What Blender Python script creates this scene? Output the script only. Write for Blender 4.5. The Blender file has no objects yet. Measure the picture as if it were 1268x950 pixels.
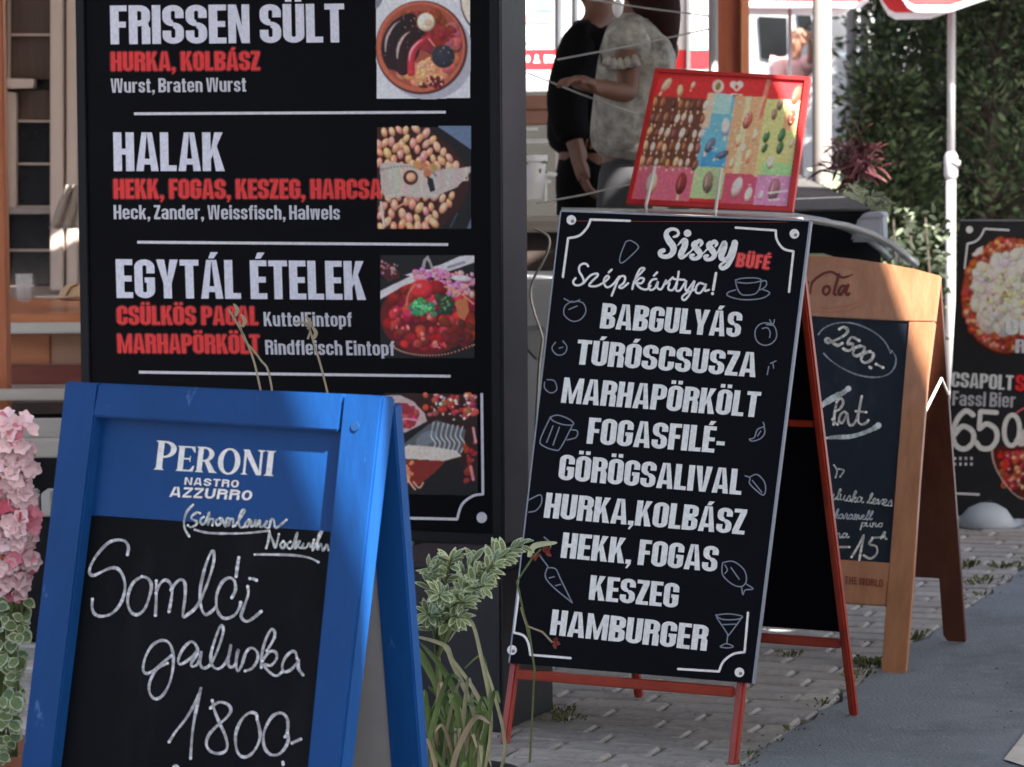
import bpy, bmesh, math, random
import numpy as np
from mathutils import Vector, Matrix
random.seed(7)
SC = bpy.context.scene
# ------------------------------------------------------------------ camera
IW, IH, FPX, CAMH = 1268.0, 950.0, 3950.0, 1.2
PITCH = math.atan((475 - 190) / FPX); ROLL = -0.006
CP = Vector((0, 0, CAMH))
_R = Vector((1, 0, 0)); _U = Vector((0, math.sin(PITCH), math.cos(PITCH)))
FW = Vector((0, math.cos(PITCH), -math.sin(PITCH)))
RT = math.cos(ROLL) * _R + math.sin(ROLL) * _U
UP = -math.sin(ROLL) * _R + math.cos(ROLL) * _U
cam = bpy.data.cameras.new('camera'); camo = bpy.data.objects.new('camera', cam)
SC.collection.objects.link(camo)
camo.matrix_world = Matrix(((RT.x, UP.x, -FW.x, 0), (RT.y, UP.y, -FW.y, 0), (RT.z, UP.z, -FW.z, CAMH), (0, 0, 0, 1)))
cam.sensor_width = 36; cam.lens = 36 * FPX / IW; cam.clip_start = 0.1; cam.clip_end = 500
cam.dof.use_dof = True; cam.dof.focus_distance = 5.7; cam.dof.aperture_fstop = 12
SC.camera = camo
# ------------------------------------------------------------------ light
SUN = Vector((0.39, -0.60, 0.70)).normalized()
w = bpy.data.worlds.new('World'); SC.world = w; w.use_nodes = True
nt = w.node_tree; bg = nt.nodes['Background']
sky = nt.nodes.new('ShaderNodeTexSky'); sky.sky_type = 'NISHITA'; sky.sun_disc = False
sky.sun_elevation = math.asin(SUN.z); sky.sun_rotation = math.atan2(SUN.x, SUN.y)
sky.air_density = 1.0; sky.dust_density = 5.0; sky.ozone_density = 0.4
nt.links.new(sky.outputs[0], bg.inputs[0]); bg.inputs[1].default_value = 0.080
sl = bpy.data.lights.new('sun', 'SUN'); sl.energy = 5.0; sl.angle = math.radians(0.55); sl.color = (1.0, 0.95, 0.88)
so = bpy.data.objects.new('sun', sl); SC.collection.objects.link(so)
so.rotation_euler = SUN.to_track_quat('Z', 'Y').to_euler()
SC.view_settings.view_transform = 'Standard'; SC.view_settings.look = 'None'
SC.view_settings.exposure = 2.27; SC.view_settings.gamma = 1.0
# ------------------------------------------------------------------ helpers
def ray(px, py): return FW + RT * ((px - IW / 2) / FPX) + UP * ((IH / 2 - py) / FPX)
def G(px, py, z=0.0):
    d = ray(px, py); return CP + d * ((z - CAMH) / d.z)
def P(px, py, dep):
    d = ray(px, py); return CP + d * (dep / d.y)
class Fr:                                     # a plane with its own axes: u right, v up, n out of the front
    def __init__(s, o, u, v):
        s.o = Vector(o); s.u = Vector(u).normalized(); s.n = s.u.cross(Vector(v)).normalized(); s.v = s.n.cross(s.u)
    def hit(s, px, py, c=0.0):
        d = ray(px, py); t = ((s.o + s.n * c - CP).dot(s.n)) / d.dot(s.n); return CP + d * t
    def ab(s, p):
        q = p - s.o; return (q.dot(s.u), q.dot(s.v))
    def W(s, a, b, c=0.0): return s.o + s.u * a + s.v * b + s.n * c
def lin(c):
    f = lambda x: x / 12.92 if x <= 0.04045 else ((x + 0.055) / 1.055) ** 2.4
    return tuple(f(x / 255.0) for x in c[:3])
_m = {}
def mat(name, col, rough=0.6, metal=0.0, var=0.15, vs=6.0, bump=0.0, bs=60.0, alpha=None, trans=0.0, spec=0.5, col2=None, stretch=None, coat=0.0, ts=0.5):
    if name in _m: return _m[name]
    m = bpy.data.materials.new(name); m.use_nodes = True; _m[name] = m
    n = m.node_tree; b = n.nodes['Principled BSDF']; L = n.links.new
    tc = n.nodes.new('ShaderNodeTexCoord'); mp = n.nodes.new('ShaderNodeMapping'); L(tc.outputs['Object'], mp.inputs[0])
    if stretch: mp.inputs['Scale'].default_value = stretch
    no = n.nodes.new('ShaderNodeTexNoise'); no.inputs['Scale'].default_value = vs; no.inputs['Detail'].default_value = 8; no.inputs['Roughness'].default_value = 0.65
    L(mp.outputs[0], no.inputs[0])
    mr = n.nodes.new('ShaderNodeMapRange'); mr.inputs[1].default_value = 0.3; mr.inputs[2].default_value = 0.7
    L(no.outputs[0], mr.inputs[0])
    mx = n.nodes.new('ShaderNodeMix'); mx.data_type = 'RGBA'
    a = tuple(max(0, c * (1 - var)) for c in col); bb = tuple(min(1, c * (1 + var)) for c in col)
    if col2: a, bb = col, col2
    mx.inputs[6].default_value = (*a, 1); mx.inputs[7].default_value = (*bb, 1)
    L(mr.outputs[0], mx.inputs[0]); L(mx.outputs[2], b.inputs['Base Color'])
    b.inputs['Roughness'].default_value = rough; b.inputs['Metallic'].default_value = metal
    b.inputs['Specular IOR Level'].default_value = spec
    b.inputs['Coat Weight'].default_value = coat
    if trans: b.inputs['Transmission Weight'].default_value = trans
    if alpha is not None: b.inputs['Alpha'].default_value = alpha
    if bump:
        n2 = n.nodes.new('ShaderNodeTexNoise'); n2.inputs['Scale'].default_value = bs; n2.inputs['Detail'].default_value = 6
        L(mp.outputs[0], n2.inputs[0]); bp = n.nodes.new('ShaderNodeBump'); bp.inputs['Strength'].default_value = bump; bp.inputs['Distance'].default_value = 0.01
        L(n2.outputs[0], bp.inputs['Height']); L(bp.outputs[0], b.inputs['Normal'])
    return m
def leafmat(name, col, var=0.35, rough=0.55):
    m = mat(name, col, rough, var=var, vs=9.0)
    b = m.node_tree.nodes['Principled BSDF']
    b.inputs['Specular IOR Level'].default_value = 0.15
    return m
def printmat(name='print', rough=0.5, k=1.0):
    if name in _m: return _m[name]
    m = bpy.data.materials.new(name); m.use_nodes = True; _m[name] = m
    n = m.node_tree; b = n.nodes['Principled BSDF']; L = n.links.new
    at = n.nodes.new('ShaderNodeAttribute'); at.attribute_name = 'Col'
    tc = n.nodes.new('ShaderNodeTexCoord')
    no = n.nodes.new('ShaderNodeTexNoise'); no.inputs['Scale'].default_value = 130; no.inputs['Detail'].default_value = 5
    L(tc.outputs['Object'], no.inputs[0])
    mr = n.nodes.new('ShaderNodeMapRange'); mr.inputs[1].default_value = 0.3; mr.inputs[2].default_value = 0.7
    mr.inputs[3].default_value = 0.86 * k; mr.inputs[4].default_value = 1.08 * k
    L(no.outputs[0], mr.inputs[0])
    vm = n.nodes.new('ShaderNodeVectorMath'); vm.operation = 'SCALE'
    L(at.outputs['Color'], vm.inputs[0]); L(mr.outputs[0], vm.inputs['Scale']); L(vm.outputs[0], b.inputs['Base Color'])
    b.inputs['Roughness'].default_value = rough; b.inputs['Specular IOR Level'].default_value = 0.35
    return m
def tag(o, label=None, cat=None, group=None, kind=None):
    if label: o['label'] = label
    if cat: o['category'] = cat
    if group: o['group'] = group
    if kind: o['kind'] = kind
    return o
def thing(name, loc, label, cat, group=None):
    o = bpy.data.objects.new(name, None); SC.collection.objects.link(o); o.location = Vector(loc); o.empty_display_size = 0.1
    return tag(o, label, cat, group)
def origin(p):
    v = Vector((0, 0, 0))
    while p is not None: v += Vector(p.location); p = p.parent
    return v
def meshobj(name, vs, fs, m, parent=None, smooth=False, cols=None, loc=None):
    base = origin(parent)
    o0 = Vector(loc) if loc is not None else (base if parent else Vector((0, 0, 0)))
    me = bpy.data.meshes.new(name)
    me.from_pydata([tuple(Vector(v) - o0) for v in vs], [], fs)
    ms = m if isinstance(m, (list, tuple)) else [m]
    for q in ms: me.materials.append(q)
    if cols:
        at = me.color_attributes.new('Col', 'FLOAT_COLOR', 'CORNER'); i = 0
        flat = []
        for f, c in zip(fs, cols):
            for _ in f: flat += [c[0], c[1], c[2], 1.0]
        at.data.foreach_set('color', flat)
    if smooth: me.polygons.foreach_set('use_smooth', [True] * len(me.polygons))
    me.update()
    o = bpy.data.objects.new(name, me); SC.collection.objects.link(o)
    if parent: o.parent = parent
    o.location = o0 - base
    return o
def fixn(o):
    bm = bmesh.new(); bm.from_mesh(o.data); bmesh.ops.recalc_face_normals(bm, faces=bm.faces); bm.to_mesh(o.data); bm.free(); return o
def bevel(o, wdt, seg=2, ang=35):
    bm = bmesh.new(); bm.from_mesh(o.data)
    bmesh.ops.recalc_face_normals(bm, faces=bm.faces)
    es = [e for e in bm.edges if len(e.link_faces) == 2 and e.calc_face_angle(0) > math.radians(ang)]
    bmesh.ops.bevel(bm, geom=es, offset=wdt, segments=seg, affect='EDGES', clamp_overlap=True)
    bm.to_mesh(o.data); bm.free(); return o
def prism(name, front, back, m, parent=None, bev=0.0, smooth=False):
    n = len(front); vs = list(front) + list(back)
    fs = [list(range(n)), list(range(2 * n - 1, n - 1, -1))] + [[i, i + n, (i + 1) % n + n, (i + 1) % n] for i in range(n)]
    o = meshobj(name, vs, fs, m, parent)
    if bev: bevel(o, bev)
    else: fixn(o)
    return o
def slab(name, fr, pts, c0, c1, m, parent=None, bev=0.0):
    """plate on plane fr, outline given where it shows in the photograph, from depth c0 to c1 along n"""
    f = [fr.hit(x, y, c1) for x, y in pts]; ab = [fr.ab(p) for p in f]
    return prism(name, f, [fr.W(a, b, c0) for a, b in ab], m, parent, bev)
def slabl(name, fr, ab, c0, c1, m, parent=None, bev=0.0):
    return prism(name, [fr.W(a, b, c1) for a, b in ab], [fr.W(a, b, c0) for a, b in ab], m, parent, bev)
def box(name, c, size, m, parent=None, rz=0.0, bev=0.0, ux=None):
    c = Vector(c); u = Vector(ux).normalized() if ux is not None else Vector((math.cos(rz), math.sin(rz), 0))
    v = Vector((0, 0, 1)).cross(u); z = u.cross(v)
    a, b, h = size[0] / 2, size[1] / 2, size[2] / 2
    f = [c + u * x + v * y + z * h for x, y in ((-a, -b), (a, -b), (a, b), (-a, b))]
    k = [p - z * 2 * h for p in f]
    return prism(name, f, k, m, parent, bev)
def beam(name, p0, p1, wd, dp, m, parent=None, side=None, bev=0.0):
    p0, p1 = Vector(p0), Vector(p1); t = (p1 - p0).normalized()
    s = Vector(side) if side is not None else Vector((1, 0, 0)); s = (s - t * s.dot(t)).normalized(); n = t.cross(s)
    q = [(-wd / 2, -dp / 2), (wd / 2, -dp / 2), (wd / 2, dp / 2), (-wd / 2, dp / 2)]
    return prism(name, [p0 + s * a + n * b for a, b in q], [p1 + s * a + n * b for a, b in q], m, parent, bev)
def tubegeo(pts, r, n=8, vs=None, fs=None):
    vs = [] if vs is None else vs; fs = [] if fs is None else fs
    pts = [Vector(p) for p in pts]; base = len(vs); prev = None
    for i, p in enumerate(pts):
        t = (pts[min(i + 1, len(pts) - 1)] - pts[max(i - 1, 0)]).normalized()
        if prev is None:
            a = Vector((0, 0, 1)) if abs(t.z) < 0.9 else Vector((1, 0, 0)); s = t.cross(a).normalized()
        else: s = (prev - t * prev.dot(t)).normalized()
        prev = s; q = t.cross(s); rr = r[i] if isinstance(r, (list, tuple)) else r
        for k in range(n):
            an = 2 * math.pi * k / n; vs.append(p + s * rr * math.cos(an) + q * rr * math.sin(an))
    for i in range(len(pts) - 1):
        for k in range(n):
            a = base + i * n + k; b = base + i * n + (k + 1) % n
            fs.append([a, b, b + n, a + n])
    fs.append([base + k for k in range(n)][::-1]); e = base + (len(pts) - 1) * n; fs.append([e + k for k in range(n)])
    return vs, fs
def tube(name, pts, r, m, parent=None, n=8):
    vs, fs = tubegeo(pts, r, n); return fixn(meshobj(name, vs, fs, m, parent, smooth=(n > 6)))
def crom(pts, k=6):
    if len(pts) < 3: return list(pts)
    o = []; p = [pts[0]] + list(pts) + [pts[-1]]; D = len(pts[0])
    for i in range(1, len(p) - 2):
        for j in range(k):
            t = j / k
            o.append(tuple(0.5 * (2 * p[i][d] + (p[i + 1][d] - p[i - 1][d]) * t + (2 * p[i - 1][d] - 5 * p[i][d] + 4 * p[i + 1][d] - p[i + 2][d]) * t * t + (3 * p[i][d] - p[i - 1][d] - 3 * p[i + 1][d] + p[i + 2][d]) * t ** 3) for d in range(D)))
    o.append(tuple(pts[-1])); return o
# ------------------------------------------------------------------ flat print (lettering, pictures)
KPR = 1.45
class Print:
    def __init__(s, fr, c=0.0008):
        s.fr = fr; s.c = c; s.vs = []; s.fs = []; s.cols = []; s.k = 0; s.layer = 0; s.chalk = False
    def poly(s, pts, col):
        s.k += 1; c = s.c + s.layer * 3.5e-4 + (s.k % 14) * 2.2e-5; b = len(s.vs)
        for x, y in pts: s.vs.append(s.fr.hit(x, y, c))
        s.fs.append(list(range(b, b + len(pts)))); l = lin(col); s.cols.append(tuple(min(.88, v * KPR) for v in l))
    def strip(s, A, B, col):
        s.k += 1; c = s.c + s.layer * 3.5e-4 + (s.k % 14) * 2.2e-5; b = len(s.vs); n = len(A); l = tuple(min(.88, v * KPR) for v in lin(col))
        for (x, y), (x2, y2) in zip(A, B): s.vs.append(s.fr.hit(x, y, c)); s.vs.append(s.fr.hit(x2, y2, c))
        for i in range(n - 1):
            s.fs.append([b + 2 * i, b + 2 * i + 1, b + 2 * i + 3, b + 2 * i + 2])
            if s.chalk: g = random.uniform(.55, 1.0) * (.82 + .18 * math.sin(i * .37 + s.k)); s.cols.append(tuple(v * g for v in l))
            else: s.cols.append(l)
    def ell(s, cx, cy, rx, ry, rot=0, col=(255, 255, 255), n=16, a0=0, a1=360, jit=0):
        r = math.radians(rot); pts = []
        for i in range(n + (0 if a1 - a0 >= 360 else 1)):
            a = math.radians(a0 + (a1 - a0) * i / n); q = 1 + random.uniform(-jit, jit)
            x, y = rx * q * math.cos(a), ry * q * math.sin(a)
            pts.append((cx + x * math.cos(r) - y * math.sin(r), cy + x * math.sin(r) + y * math.cos(r)))
        s.poly(pts, col)
    def stroke(s, pts, wd, col, smooth=True, caps=True):
        wl = len(pts[0]) > 2
        q = crom(pts, 6) if smooth and len(pts) > 2 else list(pts)
        A, B = [], []
        for i, p in enumerate(q):
            a = q[max(i - 1, 0)]; b = q[min(i + 1, len(q) - 1)]
            dx, dy = b[0] - a[0], b[1] - a[1]; l = math.hypot(dx, dy) or 1
            h = (p[2] if wl else wd) / 2
            if s.chalk: h *= random.uniform(.84, 1.08) * (.92 + .14 * math.sin(i * .31 + s.k * 1.7))
            A.append((p[0] - dy / l * h, p[1] + dx / l * h)); B.append((p[0] + dy / l * h, p[1] - dx / l * h))
        s.strip(A, B, col)
        if caps:
            for p in (q[0], q[-1]):
                h = (p[2] if wl else wd) / 2; s.ell(p[0], p[1], h, h, 0, col, 10)
    def ring(s, cx, cy, rx, ry, wd, col, rot=0, a0=0, a1=360, n=28):
        r = math.radians(rot); pts = []
        for i in range(n + 1):
            a = math.radians(a0 + (a1 - a0) * i / n); x, y = rx * math.cos(a), ry * math.sin(a)
            pts.append((cx + x * math.cos(r) - y * math.sin(r), cy + x * math.sin(r) + y * math.cos(r)))
        s.stroke(pts, wd, col, smooth=False, caps=False)
    def build(s, name, parent, m=None):
        return meshobj(name, s.vs, s.fs, m or printmat(), parent, cols=s.cols)
class Raster:
    """the same drawing calls as Print, painted softly onto a fine grid of coloured points: the printed photographs"""
    def __init__(s, fr, c, box, step=0.75, blur=1):
        s.fr, s.c, s.step, s.blur = fr, c, step, blur; s.x0, s.y0, s.x1, s.y1 = box; s.ops = []; s.layer = 0; s.sh = .55
        s.nx = int((s.x1 - s.x0) / step) + 1; s.ny = int((s.y1 - s.y0) / step) + 1
        s.X, s.Y = np.meshgrid(s.x0 + np.arange(s.nx) * step, s.y0 + np.arange(s.ny) * step)
    def poly(s, pts, col): s.ops.append((s.layer, 0, pts, col))
    def ell(s, cx, cy, rx, ry, rot=0, col=(255, 255, 255), n=16, a0=0, a1=360, jit=0): s.ops.append((s.layer, 1, (cx, cy, rx, ry, math.radians(rot)), col, s.sh))
    def stroke(s, pts, wd, col, smooth=True, caps=True):
        wl = len(pts[0]) > 2; q = crom(pts, 8) if smooth and len(pts) > 2 else [(pts[0][0] + (pts[-1][0] - pts[0][0]) * i / 30, pts[0][1] + (pts[-1][1] - pts[0][1]) * i / 30) for i in range(31)]
        for p in q: w_ = (p[2] if wl else wd) / 2; s.ops.append((s.layer, 1, (p[0], p[1], w_, w_, 0), col, .45 if wd > 3 else 0))
    def ring(s, cx, cy, rx, ry, wd, col, rot=0, a0=0, a1=360, n=60):
        for i in range(n): a = math.radians(a0 + (a1 - a0) * i / n); s.ops.append((s.layer, 1, (cx + rx * math.cos(a), cy + ry * math.sin(a), wd / 2, wd / 2, 0), col, 0))
    def build(s, name, parent, m=None):
        buf = np.zeros((s.ny, s.nx, 3)); al = np.zeros((s.ny, s.nx)); st = s.step
        for op in sorted(s.ops, key=lambda o: o[0]):
            if op[1] == 0:
                P_ = op[2]; xa, xb = min(p[0] for p in P_), max(p[0] for p in P_); ya, yb = min(p[1] for p in P_), max(p[1] for p in P_)
            else: cx, cy, rx, ry, r = op[2]; R = max(rx, ry) + st; xa, xb, ya, yb = cx - R, cx + R, cy - R, cy + R
            i0, i1 = max(0, int((xa - s.x0) / st)), min(s.nx, int((xb - s.x0) / st) + 2); j0, j1 = max(0, int((ya - s.y0) / st)), min(s.ny, int((yb - s.y0) / st) + 2)
            if i1 <= i0 or j1 <= j0: continue
            x, y = s.X[j0:j1, i0:i1], s.Y[j0:j1, i0:i1]; c = np.array(op[3], float)
            if op[1] == 0:
                m_ = np.zeros(x.shape, bool); n = len(P_)
                for k in range(n):
                    (ax, ay), (bx, by) = P_[k][:2], P_[(k + 1) % n][:2]
                    if ay != by: m_ ^= ((ay > y) != (by > y)) & (x < (bx - ax) * (y - ay) / (by - ay) + ax)
                w_ = m_.astype(float); sh = 1.0
            else:
                dx, dy = x - cx, y - cy; u = (dx * math.cos(r) + dy * math.sin(r)) / rx; v = (-dx * math.sin(r) + dy * math.cos(r)) / ry; q = u * u + v * v
                w_ = np.clip((1 - np.sqrt(q)) * min(rx, ry) / st + .5, 0, 1)
                nz = np.sqrt(np.clip(1 - q, 0, 1)); lx = (-dx / rx * .45 - dy / ry * .6) * 1.0; sh = 1 - op[4] * .55 + op[4] * (.75 * nz + .55 * lx) if op[4] else 1.0
                if op[4]: sh = np.clip(sh, .25, 1.5)[..., None]
            w3 = w_[..., None]; buf[j0:j1, i0:i1] = buf[j0:j1, i0:i1] * (1 - w3) + np.clip(c * sh, 0, 255) * w3; al[j0:j1, i0:i1] = np.maximum(al[j0:j1, i0:i1], w_)
        for _ in range(s.blur):
            a = al[..., None]; pb = np.pad(buf * a, ((1, 1), (1, 1), (0, 0)), 'edge'); pa = np.pad(a, ((1, 1), (1, 1), (0, 0)), 'edge'); k = ((1, 2, 1), (2, 4, 2), (1, 2, 1)); nb_ = sum(k[i][j] * pb[i:i + s.ny, j:j + s.nx] for i in range(3) for j in range(3)); na = sum(k[i][j] * pa[i:i + s.ny, j:j + s.nx] for i in range(3) for j in range(3)); buf = nb_ / np.maximum(na, 1e-6)
        rg = np.random.default_rng(5); buf = np.clip(buf + rg.normal(0, 4, buf.shape), 0, 255) / 255.0
        colr = np.minimum(np.where(buf <= .04045, buf / 12.92, ((buf + .055) / 1.055) ** 2.4) * KPR, .88)
        d = np.array(FW)[None, None] + np.array(RT) * ((s.X - IW / 2) / FPX)[..., None] + np.array(UP) * ((IH / 2 - s.Y) / FPX)[..., None]; n_ = np.array(s.fr.n); t = (np.array(s.fr.o + s.fr.n * s.c) - np.array(CP)).dot(n_) / d.dot(n_)
        W = np.array(CP) + d * t[..., None] - np.array(origin(parent)); idx = np.arange(s.nx * s.ny).reshape(s.ny, s.nx); ok = (al[:-1, :-1] > .4) & (al[1:, 1:] > .4) & (al[1:, :-1] > .4) & (al[:-1, 1:] > .4)
        fs = np.stack([idx[:-1, :-1], idx[1:, :-1], idx[1:, 1:], idx[:-1, 1:]], -1)[ok]
        me = bpy.data.meshes.new(name); me.from_pydata(W.reshape(-1, 3).tolist(), [], fs.tolist()); me.materials.append(m or printmat())
        at = me.color_attributes.new('Col', 'FLOAT_COLOR', 'POINT'); at.data.foreach_set('color', np.concatenate([colr.reshape(-1, 3), np.ones((s.nx * s.ny, 1))], 1).astype(np.float32).ravel())
        o = bpy.data.objects.new(name, me); SC.collection.objects.link(o); o.parent = parent; return o
def wear(m, col, scale=30, lo=.62, hi=.68, stretch=None):
    """scuffs and chips of another colour over a painted surface"""
    n = m.node_tree; b = n.nodes['Principled BSDF']; src = b.inputs['Base Color'].links[0].from_socket
    tc = n.nodes.new('ShaderNodeTexCoord'); mp = n.nodes.new('ShaderNodeMapping'); n.links.new(tc.outputs['Object'], mp.inputs[0])
    if stretch: mp.inputs['Scale'].default_value = stretch
    no = n.nodes.new('ShaderNodeTexNoise'); no.inputs['Scale'].default_value = scale; no.inputs['Detail'].default_value = 9; no.inputs['Roughness'].default_value = .7; n.links.new(mp.outputs[0], no.inputs[0])
    mr = n.nodes.new('ShaderNodeMapRange'); mr.inputs[1].default_value = lo; mr.inputs[2].default_value = hi; n.links.new(no.outputs[0], mr.inputs[0])
    mx = n.nodes.new('ShaderNodeMix'); mx.data_type = 'RGBA'; mx.inputs[7].default_value = (*col, 1); n.links.new(mr.outputs[0], mx.inputs[0]); n.links.new(src, mx.inputs[6]); n.links.new(mx.outputs[2], b.inputs['Base Color'])
# condensed heavy letters drawn as polygons; s stem, h bar thickness
def quarter(X, Y, yv, xc, s, h, rX, rY, n=5):
    dx = 1 if xc > X else -1; dy = 1 if Y > yv else -1
    rx = min(abs(xc - X), rX); ry = min(abs(Y - yv), rY)
    X2, Y2 = X + dx * s, Y - dy * h; rx2 = max(min(rx - s, abs(xc - X2)), 0.015); ry2 = max(ry - h, 0.015)
    if abs(xc - X2) < rx2: rx2 = max(abs(xc - X2), 0.001)
    O = [(X, yv)]; I = [(X2, yv)]
    for k in range(n + 1):
        a = math.pi / 2 * k / n
        O.append((X + dx * rx * (1 - math.cos(a)), Y - dy * ry * (1 - math.sin(a))))
        I.append((X2 + dx * rx2 * (1 - math.cos(a)), Y2 - dy * ry2 * (1 - math.sin(a))))
    O.append((xc, Y)); I.append((xc, Y2))
    return [[O[i], O[i + 1], I[i + 1], I[i]] for i in range(len(O) - 1)]
def glyph(ch, W=0.56, s=0.225, h=0.15, rX=0.28, rY=0.2):
    g = []; m = W / 2
    R = lambda a, b, c, d: g.append([(a, b), (c, b), (c, d), (a, d)])
    PG = lambda *p: g.append(list(p))
    Q = lambda X, Y, yv, xc, hh=h, ss=s: g.extend(quarter(X, Y, yv, xc, ss, hh, rX, rY))
    acc = {'Á': 'A', 'É': 'E', 'Í': 'I', 'Ó': 'O', 'Ú': 'U', 'Ö': 'O', 'Ü': 'U'}
    if ch in acc:
        g, W = glyph(acc[ch], W, s, h, rX, rY); g = list(g)
        if ch in 'ÖÜ':
            for x in (W * 0.27, W * 0.73): g.append([(x - .085, 1.06), (x + .085, 1.06), (x + .085, 1.2), (x - .085, 1.2)])
        else: g.append([(W / 2 - .08, 1.04), (W / 2 + .07, 1.04), (W / 2 + .19, 1.2), (W / 2 - .01, 1.2)])
        return g, W
    xh = 0.76
    if ch == 'A':
        W += .05; PG((0, 0), (s * .9, 0), (W / 2, 1), (W * .27, 1)); PG((W, 0), (W - s * .9, 0), (W / 2, 1), (W * .73, 1)); R(W * .3, .17, W * .7, .17 + h)
    elif ch == 'B':
        R(0, 0, s, 1)
        for y0, y1 in ((0, .53), (.5, 1)):
            g += quarter(W, y1, (y0 + y1) / 2, s, s, h, rX, .16); g += quarter(W, y0, (y0 + y1) / 2, s, s, h, rX, .16)
    elif ch == 'C':
        Q(0, 1, .5, m); Q(0, 0, .5, m); Q(W, 1, .6, m); Q(W, 0, .38, m)
    elif ch == 'D': R(0, 0, s, 1); Q(W, 1, .5, s); Q(W, 0, .5, s)
    elif ch == 'E': W -= .1; R(0, 0, s, 1); R(s, 0, W, h); R(s, 1 - h, W, 1); R(s, .5 - h / 2, W - .03, .5 + h / 2)
    elif ch == 'F': W -= .12; R(0, 0, s, 1); R(s, 1 - h, W, 1); R(s, .43, W - .03, .43 + h)
    elif ch == 'G':
        Q(0, 1, .5, m); Q(0, 0, .5, m); Q(W, 1, .64, m); Q(W, 0, .4, m); R(m, .4, W, .4 + h * .9)
    elif ch == 'H': R(0, 0, s, 1); R(W - s, 0, W, 1); R(s, .5 - h / 2, W - s, .5 + h / 2)
    elif ch == 'I': W = s; R(0, 0, s, 1)
    elif ch == 'K': PG((s, .3), (s, .52), (W - s, 1), (W, 1)); PG((s * .95 + .04, .62), (W - s + .02, 0), (W + .04, 0), (s + .16, .66)); R(0, 0, s, 1); W += .03
    elif ch == 'L': W -= .12; R(0, 0, s, 1); R(s, 0, W, h)
    elif ch == 'M':
        W += .2; R(0, 0, s * .85, 1); R(W - s * .85, 0, W, 1)
        PG((s * .85, 1), (s * .5, 1), (W / 2 - .07, 0), (W / 2, .0), (W / 2, .32)); PG((W - s * .85, 1), (W - s * .5, 1), (W / 2 + .07, 0), (W / 2, .0), (W / 2, .32))
    elif ch == 'N': R(0, 0, s * .9, 1); R(W - s * .9, 0, W, 1); PG((s * .4, 1), (s * .95, 1), (W - s * .4, 0), (W - s * .95, 0))
    elif ch == 'O' or ch == '0': [Q(X, Y, .5, m) for X in (0, W) for Y in (0, 1)]
    elif ch == 'P': R(0, 0, s, 1); Q(W, 1, .7, s); Q(W, .4, .7, s)
    elif ch == 'R':
        R(0, 0, s, 1); Q(W, 1, .73, s); Q(W, .46, .73, s); R(W - s, 0, W, .42); PG((W - s, .42), (W - .02, .42), (W - .06, .54), (W - s, .54))
    elif ch == 'S':
        Q(0, 1, .7, m); Q(W, 1, .66, m); Q(W, 0, .3, m); Q(0, 0, .34, m)
        g += quarter(0, .45, .7, m, s, h, rX, .22); g += quarter(W, .55, .3, m, s, h, rX, .22)
    elif ch == 'T': W -= .04; R(0, 1 - h, W, 1); R(W / 2 - s / 2, 0, W / 2 + s / 2, 1 - h)
    elif ch == 'U': R(0, .4, s, 1); R(W - s, .4, W, 1); Q(0, 0, .4, m); Q(W, 0, .4, m)
    elif ch == 'V': W += .04; PG((0, 1), (s, 1), (W / 2, .12), (W / 2, 0), (W * .3, 0)); PG((W, 1), (W - s, 1), (W / 2, .12), (W / 2, 0), (W * .7, 0))
    elif ch == 'W':
        W += .34
        for x in (0, W / 2): PG((x, 1), (x + s * .8, 1), (x + W * .25, .15), (x + W * .25, 0), (x + W * .12, 0)); PG((x + W / 2, 1), (x + W / 2 - s * .8, 1), (x + W * .25, .15), (x + W * .25, 0), (x + W * .38, 0))
    elif ch == 'Y': W += .04; PG((0, 1), (s, 1), (W / 2, .55), (W / 2, .38), (W / 2 - s / 2, .38)); PG((W, 1), (W - s, 1), (W / 2, .55), (W / 2, .38), (W / 2 + s / 2, .38)); R(W / 2 - s / 2, 0, W / 2 + s / 2, .39)
    elif ch == 'Z': W -= .1; R(0, 1 - h, W, 1); R(0, 0, W, h); PG((0, h), (s * 1.05, h), (W, 1 - h), (W - s * 1.05, 1 - h))
    elif ch == '-': W = .3; R(0, .3, .3, .3 + h)
    elif ch == ',': W = .2; R(0, 0, .2, .17); PG((.2, 0), (.09, 0), (.02, -.17), (.09, -.17))
    elif ch == '.': W = .2; R(0, 0, .2, .17)
    elif ch == '5': R(0, .5, s, 1); R(s, 1 - h, W - .04, 1); Q(W, .66, .4, m); Q(W, 0, .4, m); Q(0, 0, .25, m); R(s, .66 - h, m, .66)
    elif ch == '6': Q(0, 1, .5, m); Q(0, 0, .4, m); Q(W, 1, .72, m); Q(W, .62, .35, m); Q(W, 0, .35, m)
    else:                                     # lower case
        W -= .04; m = W / 2; h *= .85; L = ch
        o4 = lambda: [g.extend(quarter(X, Y, xh / 2, m, s, h, rX, .2)) for X in (0, W) for Y in (0, xh)]
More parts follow.
